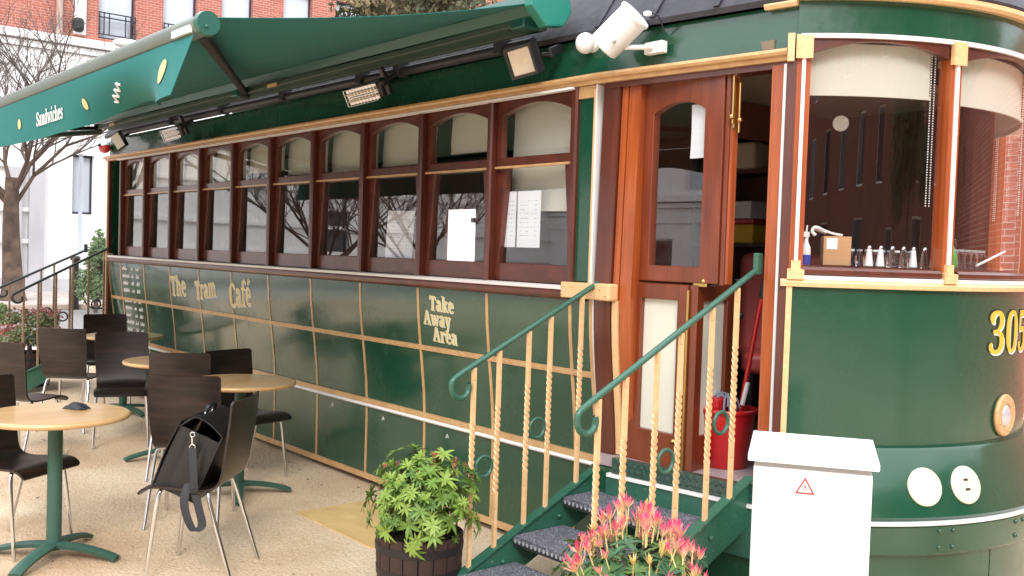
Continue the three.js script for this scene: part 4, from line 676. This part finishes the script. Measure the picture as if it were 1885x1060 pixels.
// ---------- things on the front window shelf and inside ----------
{
  const Y = 1.592; const P = (a, r) => { const q = onArc(a, r - RC.R, 0); return [q.x, Y, q.z]; };
  part('window_shelf', loft(rect(-.3, -.032, 1.572, 1.591), arcPath(50.5, -50.5, 40)), M.woodH, tram);
  const c = thing('cardboard_box', 'brown cardboard box with white label on the front window shelf', 'box', P(42.3, 1.06), rad(40)); part('carton', rbx(.115, .125, .1, .003, 0, .0635, 0), M.card, c); part('tape', box2(-.0155, .0155, .1262, .127, -.05, .05), M.goldPale, c); part('label', box2(-.045, .0, .07, .118, .0502, .0512), M.paper, c);
  const sp = thing('spray_bottle', 'white spray bottle with blue base beside the cardboard box', 'bottle', P(49.4, 1.1)); part('bottle', new THREE.LatheGeometry([[0, 0], [.021, 0], [.022, .05], [.02, .075], [.009, .1], [.009, .118], [0, .118]].map(p => new THREE.Vector2(...p)), 20), M.whitePaint, sp); part('base_band', new THREE.CylinderGeometry(.0226, .0222, .042, 20).translate(0, .022, 0), M.bluePlastic, sp); part('spray_head', merge([box2(-.01, .01, .118, .142, -.012, .03, .003), rod(V(0, .14, 0), V(0, .17, -.004), .004)]), M.whitePaint, sp);
  const cl = thing('plastic_scoop', 'white plastic scoop lying on top of the cardboard box', 'scoop', [c.position.x - .02, Y + .129, c.position.z + .01], rad(48)); part('handle', tube([V(.05, .003, 0), V(.0, .012, 0), V(-.05, .03, .01)], .006, 16, 6), M.whitePaint, cl); part('hook', tube([V(-.05, .03, .01), V(-.075, .034, .012), V(-.085, .015, .014), V(-.07, .0, .016)], .008, 16, 6), M.whitePaint, cl); part('blade', sheet(6, 3, (s, t) => V(-.02 - s * .05, .006 + .016 * s + .006 * t, -.012 + .024 * t), .002), M.whitePaint, cl);
  const an = [35.3, 32.6, 29.8, 27.0, 24.4, 21.4, 18.6]; const full = [1, 1, 0, 0, 1, 0, 1];
  const ord = ['first', 'second', 'third', 'fourth', 'fifth', 'sixth', 'last'];
  an.forEach((a, i) => { const g = thing('shaker', `${full[i] ? 'white filled' : 'nearly empty'} tapered glass shaker, ${ord[i]} in the row from the cardboard box`, 'shaker', P(a, 1.1), 0, 'row of shakers in the front window'); part('glass', new THREE.LatheGeometry([[0, 0], [.018, 0], [.019, .006], [.0105, .068], [.0105, .076], [0, .076]].map(p => new THREE.Vector2(...p)), 20), full[i] ? M.whitePaint : M.clear, g); part('cap', new THREE.SphereGeometry(.0105, 14, 8, 0, 6.2832, 0, 1.6).scale(1, 1.6, 1).translate(0, .077, 0), M.chrome, g); });
  const gb = thing('detergent_bottle', 'bright green and white plastic bottle behind the window post', 'bottle', P(12.6, 1.08)); part('bottle', new THREE.LatheGeometry([[0, 0], [.03, 0], [.034, .02], [.032, .06], [.018, .1], [0, .1]].map(p => new THREE.Vector2(...p)), 20), M.greenPlastic, gb); part('neck', new THREE.CylinderGeometry(.012, .018, .04, 16).translate(0, .115, 0), M.whitePaint, gb);
  [8.5, 5.5, 2.5, -.5, -3.5, -6.5].forEach((a, i) => { const j = thing('glass_jar', `small clear glass jar, ${ord[i]} from the green bottle in the front window`, 'jar', P(a, 1.04), 0, 'clear jars in the front window'); part('jar', new THREE.LatheGeometry([[0, 0], [.022, 0], [.022, .06], [.017, .07], [.017, .08], [.0, .08]].map(p => new THREE.Vector2(...p)), 18), M.clear, j); part('lid', new THREE.CylinderGeometry(.018, .018, .01, 18).translate(0, .086, 0), M.grey, j); });
  for (let i = 0; i < 9; i++) { const j = thing('glass_jar', ['first', 'second', 'third', 'fourth', 'fifth', 'sixth', 'seventh', 'eighth', 'ninth'][i] + ' small clear jar from the cardboard box in the back row behind the shakers', 'jar', P(37 - i * 2.1, .99), 0, 'jars behind the shakers'); part('jar', new THREE.LatheGeometry([[0, 0], [.016, 0], [.017, .045], [.012, .058], [.012, .066], [0, .066]].map(p => new THREE.Vector2(...p)), 16), M.clear, j); part('lid', new THREE.CylinderGeometry(.013, .013, .009, 16).translate(0, .071, 0), i % 3 ? M.grey : M.whitePaint, j); }
  top('glass_tumbler', new THREE.LatheGeometry([[0, 0], [.014, 0], [.016, .13], [.013, .14], [0, .14]].map(p => new THREE.Vector2(...p)), 18).translate(...P(3, .98)), M.clear, 'tall clear glass cylinder standing among the small jars', 'glass');
  top('white_baton', rod(V(...P(6, 1.13)).add(V(0, .02, 0)), V(...P(-9, 1.13)).add(V(0, .09, 0)), .006), M.whitePaint, 'thin white stick leaning in the centre front window', 'stick');
  top('white_disc', new THREE.CylinderGeometry(.035, .035, .006, 26).rotateX(Math.PI / 2).rotateY(.6).translate(...onArc(38.5, -.35, 2.235).toArray()), M.whitePaint, 'small white round lamp hanging inside the left front window', 'lamp');
  const ch = thing('red_armchair', 'red padded armchair seen inside through the front window', 'armchair', [.2, .617, -1.3], .7); part('back', rbx(.5, .62, .1, .05, 0, .72, -.2), std({ color: lin(.32, .05, .04), roughness: .5 }), ch); part('seat', rbx(.5, .12, .45, .04, 0, .42, 0), std({ color: lin(.32, .05, .04), roughness: .5 }), ch); for (const s of [-1, 1]) part('armrest', rbx(.05, .05, .4, .02, s * .27, .68, 0), M.black, ch); for (const [a, b] of [[-.2, -.18], [.2, -.18], [-.2, .18], [.2, .18]]) part('leg', rod(V(a, 0, b), V(a, .38, b), .018), M.black, ch);
  // papers in the nearest side window, and a menu sheet in the third
  const lines = tex(256, 512, (u, v) => { const r = Math.floor(v * 26), f = (v * 26) % 1; const on = r > 3 && r < 23 && r % 2 && f > .25 && f < .6 && hsh(Math.floor(u * 30), r, 3) > .3 && (u > .12 && u < (r % 3 ? .5 : .85) || u > .74 && u < .86); return on ? [168, 176, 190] : [226, 232, 242]; });
  const pm = std({ map: lines, roughness: .8 });
  for (const [x0, x1, l] of [[-.915, -.735, 'white printed price sheet, left of the pair in the nearest side window'], [-.722, -.53, 'white printed price sheet, right of the pair in the nearest side window']]) top('price_sheet', new THREE.BoxGeometry(x1 - x0, .31, .001).translate((x0 + x1) / 2, 1.79, -.066), pm, l, 'paper');
  top('menu_sheet', new THREE.BoxGeometry(.2, .32, .001).rotateX(-.1).rotateY(.5).translate(-2.02, 1.7, -.15), pm, 'tall white menu sheet leaning inside the third side window', 'paper');
  // saloon furniture seen dimly through the glass
  for (let i = 0; i < 4; i++) { const t = thing('saloon_table', ['first', 'second', 'third', 'fourth'][i] + ' dark table inside the tram saloon, counted from the door', 'table', [-1.3 - i * 1.6, .66, -1.65], 0, 'tables inside the tram'); part('table_top', rbx(.7, .03, .6, .008, 0, .74, 0), M.inner, t); part('post', rod(V(0, 0, 0), V(0, .73, 0), .03), M.dark, t); }
}
// ---------- street behind ----------
function leafCloud(n, rx, ry, rz, size, sd, shell = .55) {
  seed = sd; const pos = new Float32Array(n * 18), nor = new Float32Array(n * 18); const q = new THREE.Quaternion(), e = new THREE.Euler();
  const lob = []; for (let i = 0; i < 14; i++) lob.push([rr(-.7, .7) * rx, rr(-.6, .75) * ry, rr(-.7, .7) * rz, rr(.28, .5)]);
  for (let i = 0; i < n; i++) {
    const L = lob[i % 14]; let d; do { d = V(rr(-1, 1), rr(-1, 1), rr(-1, 1)); } while (d.lengthSq() > 1 || d.lengthSq() < .05); const rd = shell + (1 - shell) * rnd(); d.normalize().multiplyScalar(rd);
    const c = V(L[0] + d.x * rx * L[3], L[1] + d.y * ry * L[3], L[2] + d.z * rz * L[3]); e.set(rr(0, 6), rr(0, 6), rr(0, 6)); q.setFromEuler(e); const s = size * rr(.6, 1.4);
    const P = [V(-.5, 0, 0), V(.1, .28, .08), V(.6, 0, 0), V(-.5, 0, 0), V(.6, 0, 0), V(.1, -.28, .08)]; const N = V(0, 0, 1).applyQuaternion(q);
    P.forEach((p, k) => { p.multiplyScalar(s).applyQuaternion(q).add(c); pos.set([p.x, p.y, p.z], i * 18 + k * 3); nor.set([N.x, N.y, N.z], i * 18 + k * 3); });
  }
  const g = new THREE.BufferGeometry(); g.setAttribute('position', new THREE.BufferAttribute(pos, 3)); g.computeVertexNormals(); return g;
}
function bareTree(label, x, z, h0, H, r0, sd, spread = 1, dens = 1) {
  seed = sd; const g = thing('bare_tree', label, 'tree', [x, 0, z], 0, 'bare street trees'); const thick = [], thin = [];
  const trunk = []; for (let i = 0; i <= 6; i++) trunk.push(V(Math.sin(i * .9 + sd) * .05, h0 * 1.12 * i / 6, Math.cos(i * .7 + sd) * .04));
  const tg = new THREE.TubeGeometry(new THREE.CatmullRomCurve3(trunk), 16, 1, 12, false); { const p = tg.attributes.position, c = new THREE.CatmullRomCurve3(trunk); for (let i = 0; i < p.count; i++) { const s = Math.floor(i / 13) / 16, k = c.getPointAt(Math.min(1, s)); const R = r0 * (1.25 - .5 * s + .5 * Math.exp(-s * 14)); p.setXYZ(i, k.x + (p.getX(i) - k.x) * R, k.y + (p.getY(i) - k.y) * R, k.z + (p.getZ(i) - k.z) * R); } tg.computeVertexNormals(); }
  part('trunk', tg, M.bark, g);
  const grow = (p, d, len, r, lvl) => {
    const mid = p.clone().addScaledVector(d, len * .5).add(V(rr(-1, 1), rr(-.2, .6), rr(-1, 1)).multiplyScalar(len * .09)); const e = p.clone().addScaledVector(d, len).add(V(0, len * .06, 0));
    (lvl < 3 ? thick : thin).push(rod(p, mid, r, r * .82, lvl < 2 ? 7 : 4), rod(mid, e, r * .82, r * .62, lvl < 2 ? 7 : 4));
    if (lvl >= (dens > 1.5 ? 6 : 5) || r < (dens > 1.5 ? .0028 : .0045)) return; const n = lvl === 0 ? 4 : lvl < 3 ? 3 + (rnd() < .5 * dens ? 1 : 0) : 3;
    for (let i = 0; i < n; i++) { const s = i < 2 ? e : mid; const nd = d.clone().add(V(rr(-1, 1) * .85 * spread, rr(-.25, .75), rr(-1, 1) * .85 * spread)).normalize(); grow(s, nd, len * rr(.55, .82), r * rr(.5, .66), lvl + 1); }
  };
  const n0 = 6; for (let i = 0; i < n0; i++) { const a = i / n0 * 6.283 + rr(-.3, .3); grow(V(0, h0 * rr(.8, 1.08), 0), V(Math.cos(a) * .7 * spread, rr(.6, 1.1), Math.sin(a) * .7 * spread).normalize(), (H - h0) * rr(.36, .46), r0 * rr(.26, .36), 1); }
  part('limbs', merge(thick), M.bark, g); part('twigs', merge(thin), M.twig, g); return g;
}
bareTree('bare twiggy street tree at the left edge of the picture', -22.2, -2.45, 2.7, 7.2, .2, 3, 1.15, 2);
bareTree('bare street tree on the far pavement, left of the picture edge', -20.8, 4.2, 2.4, 6.8, .17, 14, 1.1);
bareTree('bare forked street tree mirrored in the middle side windows', -17, 7.9, 1.25, 5.6, .13, 25, 1.25, 2);
bareTree('bare street tree mirrored in the nearer side windows', -13.6, 8.2, 1.1, 5.4, .11, 36, 1.3, 2);
// red brick and stone building across the street
const brickT = tex(512, 512, (u, v) => { const r = Math.floor(v * 40), a = (u * 14 + (r % 2) * .5), c = Math.floor(a), m = (a - c) < .05 || (v * 40) % 1 < .13; const h = hsh(c % 14, r, 5), n = fbm(u, v, 5, 5, 4, 23); return m ? [186, 164, 154] : mix(mix([172, 98, 82], [150, 80, 66], h), [186, 122, 106], n * .5); }, true, .33, .33);
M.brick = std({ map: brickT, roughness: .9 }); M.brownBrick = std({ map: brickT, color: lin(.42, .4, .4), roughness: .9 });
M.stone = std({ map: tex(512, 512, (u, v) => { const a = fbm(u, v, 5, 5, 5, 24), s = fbm(u, v, 26, 3, 4, 26); let c = mix([246, 245, 243], [230, 229, 230], a); return mix(c, [200, 197, 196], cl01((s - .6) * 2.5) * .4); }, true, .25, .25), roughness: .85 });
M.paleGlass = phy({ color: lin(.5, .54, .6), roughness: .12, clearcoat: 1, clearcoatRoughness: .03 });
M.darkGlass = phy({ color: lin(.03, .035, .045), roughness: .08, clearcoat: 1, clearcoatRoughness: .02 });
M.navy = std({ color: lin(.03, .035, .06), roughness: .5 });
M.stoneGrey = std({ map: tex(512, 512, (u, v) => { const a = fbm(u, v, 6, 6, 5, 27); return mix([206, 205, 208], [176, 175, 180], a); }, true, .3, .3), roughness: .88 });
function building(label, name, X, dir, z0, z1, lowTop, H, winZ, wallM, lowM, o = {}) {
  // facade plane x = X, facing dir (+1 or -1); windows are real openings with panes set back
  const g = thing(name, label, 'building'); const T = .35, ww = o.ww || 1.08, wy0 = lowTop + .35, wy1 = wy0 + (o.wh || 2.6);
  const holes = []; for (const z of winZ) { holes.push([[z - ww / 2, wy0], [z + ww / 2, wy0], [z + ww / 2, wy1], [z - ww / 2, wy1]]); if (wy1 + 4 < H) holes.push([[z - ww / 2, wy1 + 1.2], [z + ww / 2, wy1 + 1.2], [z + ww / 2, wy1 + 3.4], [z - ww / 2, wy1 + 3.4]]); }
  const toWorld = (geo) => geo.rotateY(-Math.PI / 2).translate(dir > 0 ? X : X + T, 0, 0);
  part('upper_wall', toWorld(ext([[z0, lowTop], [z1, lowTop], [z1, H], [z0, H]], T, holes)), wallM, g);
  const lh = (o.low || []).map(([a, b, c, d]) => [[a, c], [b, c], [b, d], [a, d]]);
  part('lower_wall', toWorld(ext([[z0, 0], [z1, 0], [z1, lowTop], [z0, lowTop]], T, lh)), lowM, g);
  if (!o.plain) part('cornice', merge([bx(.3, .22, z1 - z0, X + dir * .14, lowTop + .1, (z0 + z1) / 2), bx(.16, .16, z1 - z0, X + dir * .08, lowTop - .14, (z0 + z1) / 2), bx(.06, .5, z1 - z0, X + dir * .03, lowTop - .5, (z0 + z1) / 2)]), M.stone, g);
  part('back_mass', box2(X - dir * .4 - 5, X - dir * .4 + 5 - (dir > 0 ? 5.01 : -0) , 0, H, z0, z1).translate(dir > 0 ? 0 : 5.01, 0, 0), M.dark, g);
  const pane = (z, y0, y1, w, gl, rail) => {
    const q = sub('window', g), xx = X - dir * .22;
    part('pane', box2(xx - .01, xx + .01, y0, y1, z - w / 2, z + w / 2), gl, q);
    part('frame', merge([box2(xx - .03, xx + .03, y0, y1, z - w / 2, z - w / 2 + .06), box2(xx - .03, xx + .03, y0, y1, z + w / 2 - .06, z + w / 2), box2(xx - .03, xx + .03, y1 - .07, y1, z - w / 2 + .06, z + w / 2 - .06), box2(xx - .03, xx + .03, y0, y0 + .07, z - w / 2 + .06, z + w / 2 - .06)]), o.frame || M.navy, q);
    if (rail) { const xr = X + dir * .03, l = []; for (const y of [.12, .62, .76]) l.push(bx(.03, .035, w, xr, y0 + y, z)); for (const f of [-.48, -.36, -.22, .22, .36, .48]) l.push(bx(.03, .66, .03, xr, y0 + .44, z + f * w)); part('railing', merge(l), M.navy, q); }
  };
  for (const z of winZ) { pane(z, wy0, wy1, ww, o.gl || M.paleGlass, o.rail); if (wy1 + 4 < H) pane(z, wy1 + 1.2, wy1 + 3.4, ww, o.gl || M.paleGlass, false); }
  for (const [a, b, c, d, m] of (o.low || [])) pane((a + b) / 2, c, d, b - a, m || M.darkGlass, false);
  return g;
}
{
  const wz = [-6.35, -8.27, -10.15, -12.3, -14.3, -16.3, -18.3]; for (let z = -1.6; z < 24; z += 2.6) wz.push(z);
  const b = building('red brick building on a white stone ground floor across the street', 'brick_building', -27, 1, -22, 26, 7.25, 13.5, wz, M.brick, M.stone, { rail: true, low: [[-5.75, -5.15, 2.35, 4.1, M.paleGlass], [-3.2, -2.2, 1.5, 3.6], [4.2, 5.6, .6, 3.0], [13, 14.4, .5, 3.0]] });
  part('pilaster', box2(-27.0, -26.86, 7.6, 13.4, -5.42, -5.1), M.stone, b); part('vent', rbx(.3, .42, .3, .12, -26.85, 7.85, -5.2), M.dark, b);
  part('downpipe', rod(V(-26.9, 7.5, -4.7), V(-26.9, 13.4, -4.7), .09), M.kerb, b);
  for (const [y, h] of [[2.35, .12], [1.45, .12], [3.6, .1]]) part('stone_band', box2(-27.0, -26.88, y, y + h, -4.2, 25), M.stone, b);
  for (const z of [-4.15, -3.55, -1.5, 0]) part('stone_pier', box2(-27, -26.8, .0, 3.6, z - .2, z + .2), M.stoneGrey, b);
  part('plinth', box2(-27, -26.75, 0, .45, -22, 25.9), M.stoneGrey, b);
  building('brown brick terrace with dark windows facing the tram front', 'brick_terrace', 24, -1, -30, 30, 3.4, 12, [-24, -20, -16, -12, -8, -4, 0, 4, 8, 12, 16, 20, 24], M.brownBrick, M.brownBrick, { plain: true, ww: 1.3, wh: 2.1, gl: M.darkGlass, frame: M.whitePaint, low: [[-13, -11, .9, 2.9], [-5, -3, .9, 2.9], [1, 2.2, .1, 2.6], [7, 9, .9, 2.9], [15, 17, .9, 2.9]] });
  const rt = building('pale grey rendered terrace across the yard, mirrored in the tram windows', 'rendered_terrace', 24, -1, -6, 46, 3.6, 8.6, [-3, 1, 5, 9, 13, 17, 21, 25, 29, 33, 37, 41], M.stone, M.stone, { ww: 1.1, wh: 2.0, gl: M.paleGlass, frame: M.whitePaint, low: [[2, 3.4, .9, 2.4], [18, 19.2, .1, 2.3], [34, 35.6, .9, 2.4]] });
  rt.rotation.y = -Math.PI / 2;
}
// ---------- street furniture ----------
{
  const l = thing('street_lamp', 'pale street lamp with a flat oval head above the awning', 'street lamp', [-20, 0, -4.1]); part('pole', rod(V(0, .0, 0), V(0, 6.05, 0), .07, .05, 12), M.grey, l); part('head', new THREE.SphereGeometry(.36, 24, 12).scale(.5, .32, 1).translate(0, 6.18, -.26), M.whitePaint, l); part('lens', new THREE.SphereGeometry(.3, 20, 8, 0, 6.2832, 1.6, 1.5).scale(.5, .34, 1).translate(0, 6.16, -.28), M.grey, l);
  const s = thing('sign_post', 'slim pale blue post in front of the grey stone window', 'post', [-23, .0, -4.22]); part('pole', rod(V(0, 0, 0), V(0, 3.75, 0), .055, .05, 12), std({ color: lin(.55, .6, .68), roughness: .5 }), s); part('cap', new THREE.SphereGeometry(.06, 12, 8).translate(0, 3.75, 0), M.grey, s);
  for (const [x, z, t] of [[-20.3, -3.35, 'dark iron bollard standing beside the parked bicycles'], [-20.3, -1.48, 'dark iron bollard at the left edge behind the tree trunk']]) { const b = thing('bollard', t, 'bollard', [x, 0, z], 0, 'iron bollards on the far pavement'); part('shaft', new THREE.CylinderGeometry(.075, .09, 1.12, 14).translate(0, .56, 0), M.black, b); part('cap', new THREE.LatheGeometry([[0, 1.12], [.1, 1.12], [.11, 1.15], [.1, 1.2], [.06, 1.22], [0, 1.22]].map(p => new THREE.Vector2(...p)), 16), M.black, b); }
  for (const [z, t] of [[-4.25, 'parked bicycle seen through the far railing, nearer the bollard'], [-5.75, 'parked bicycle half hidden behind the far tram corner']]) {
    const b = thing('bicycle', t, 'bicycle', [-20.0, .0, z], Math.PI / 2 + .15, 'bicycles parked across the street');
    for (const x of [-.52, .52]) { const w = part('wheel', new THREE.TorusGeometry(.33, .018, 8, 36).translate(x, .35, 0), M.dark, b); const sp = []; for (let i = 0; i < 12; i++) sp.push(rod(V(x, .35, 0), V(x + .32 * Math.cos(i * .5236), .35 + .32 * Math.sin(i * .5236), 0), .0025, .0025, 4)); part('spokes', merge(sp), M.chrome, w); part('rim', new THREE.TorusGeometry(.308, .008, 6, 32).translate(x, .35, 0), M.chrome, w); }
    const fr = [[-.52, .35, -.08, .3], [-.08, .3, .36, .78], [-.52, .35, -.2, .8], [-.2, .8, -.08, .3], [-.2, .78, .38, .86], [.38, .9, .52, .35]].map(([a, c, d, e]) => rod(V(a, c, 0), V(d, e, 0), .017)); part('frame', merge(fr), M.navy, b);
    part('handlebar', tube([V(.3, 1.02, -.27), V(.38, 1.0, -.12), V(.37, .97, 0), V(.38, 1.0, .12), V(.3, 1.02, .27)], .012, 16, 6), M.chrome, b); part('saddle', rbx(.26, .06, .15, .025, -.22, .93, 0), M.black, b); part('seat_post', rod(V(-.2, .78, 0), V(-.22, .92, 0), .013), M.chrome, b); part('chainring', new THREE.TorusGeometry(.09, .012, 6, 24).translate(-.08, .3, .04), M.chrome, b);
  }
  const shrub = (name, label, x, z, y, rx, ry, n, size, mats, sd, h) => { const t = thing(name, label, 'shrub', [x, y, z]); mats.forEach((m, i) => part(i ? 'young_leaves' : 'foliage', leafCloud(n / (i + 1), rx * (1 + i * .06), ry * (1 + i * .1), rx, size, sd + i), m, t)); part('stem', rod(V(0, -ry - h, 0), V(0, 0, 0), .03, .015), M.twig, t); return t; };
  shrub('red_shrub', 'red and green leafed shrub in the barrel by the far stairs', -8.05, .62, .6, .32, .2, 2400, .04, [leafM(.16, .2, .09), leafM(.42, .16, .13)], 61, .08);
  shrub('green_shrub', 'green shrub with orange tips at the left picture edge', -9.1, .95, .62, .32, .24, 2200, .045, [leafM(.2, .3, .1), leafM(.55, .3, .15)], 71, .1);
  barrel('half_barrel', 'dark half barrel planter under the red shrub at the far stairs', -8.05, .62, .22, .36); barrel('half_barrel', 'dark half barrel planter under the green shrub at the left edge', -9.1, .95, .22, .36);
  { const t = thing('garden_tree', 'leafy green climbing shrub beyond the far corner of the tram', 'shrub', [-19, .95, -3.42]); part('foliage', leafCloud(2600, .42, .85, .4, .085, 81, .3), leafM(.14, .2, .09), t); part('stem', rod(V(0, -.95, 0), V(0, .3, 0), .05, .03), M.bark, t); }
  { const t = thing('evergreen_tree', 'dense evergreen tree rising above the awning behind the tram', 'tree', [-14.5, 0, -8.2]); part('trunk', rod(V(0, 0, 0), V(0, 8, 0), .25, .12, 10), M.bark, t); part('crown', leafCloud(42000, 3.2, 2.9, 3.2, .15, 91, .3).translate(0, 8.6, 0), leafM(.13, .14, .075), t); part('pale_leaves', leafCloud(7000, 3.1, 2.7, 3.1, .14, 92, .5).translate(0, 8.6, 0), leafM(.34, .29, .17), t); }
  for (const [x, z, sd, l] of [[15, -1.5, 95, 'dark leafy tree in front of the brown terrace, mirrored in the left front window'], [14, -8, 97, 'dark leafy tree in front of the brown terrace, farther behind the tram']]) { const t = thing('leafy_tree', l, 'tree', [x, 0, z]); part('trunk', rod(V(0, 0, 0), V(0, 4.4, 0), .2, .1, 10), M.bark, t); part('crown', leafCloud(12000, 2.6, 2.3, 2.6, .17, sd, .3).translate(0, 4.6, 0), leafM(.05, .08, .03), t); }
  const wl = top('boundary_wall', box2(-8.5, 14, 0, 4.4, -8.3, -8), M.brick, 'brick boundary wall behind the tram, seen through its windows', 'wall');
}
renderer.render(scene, camera);
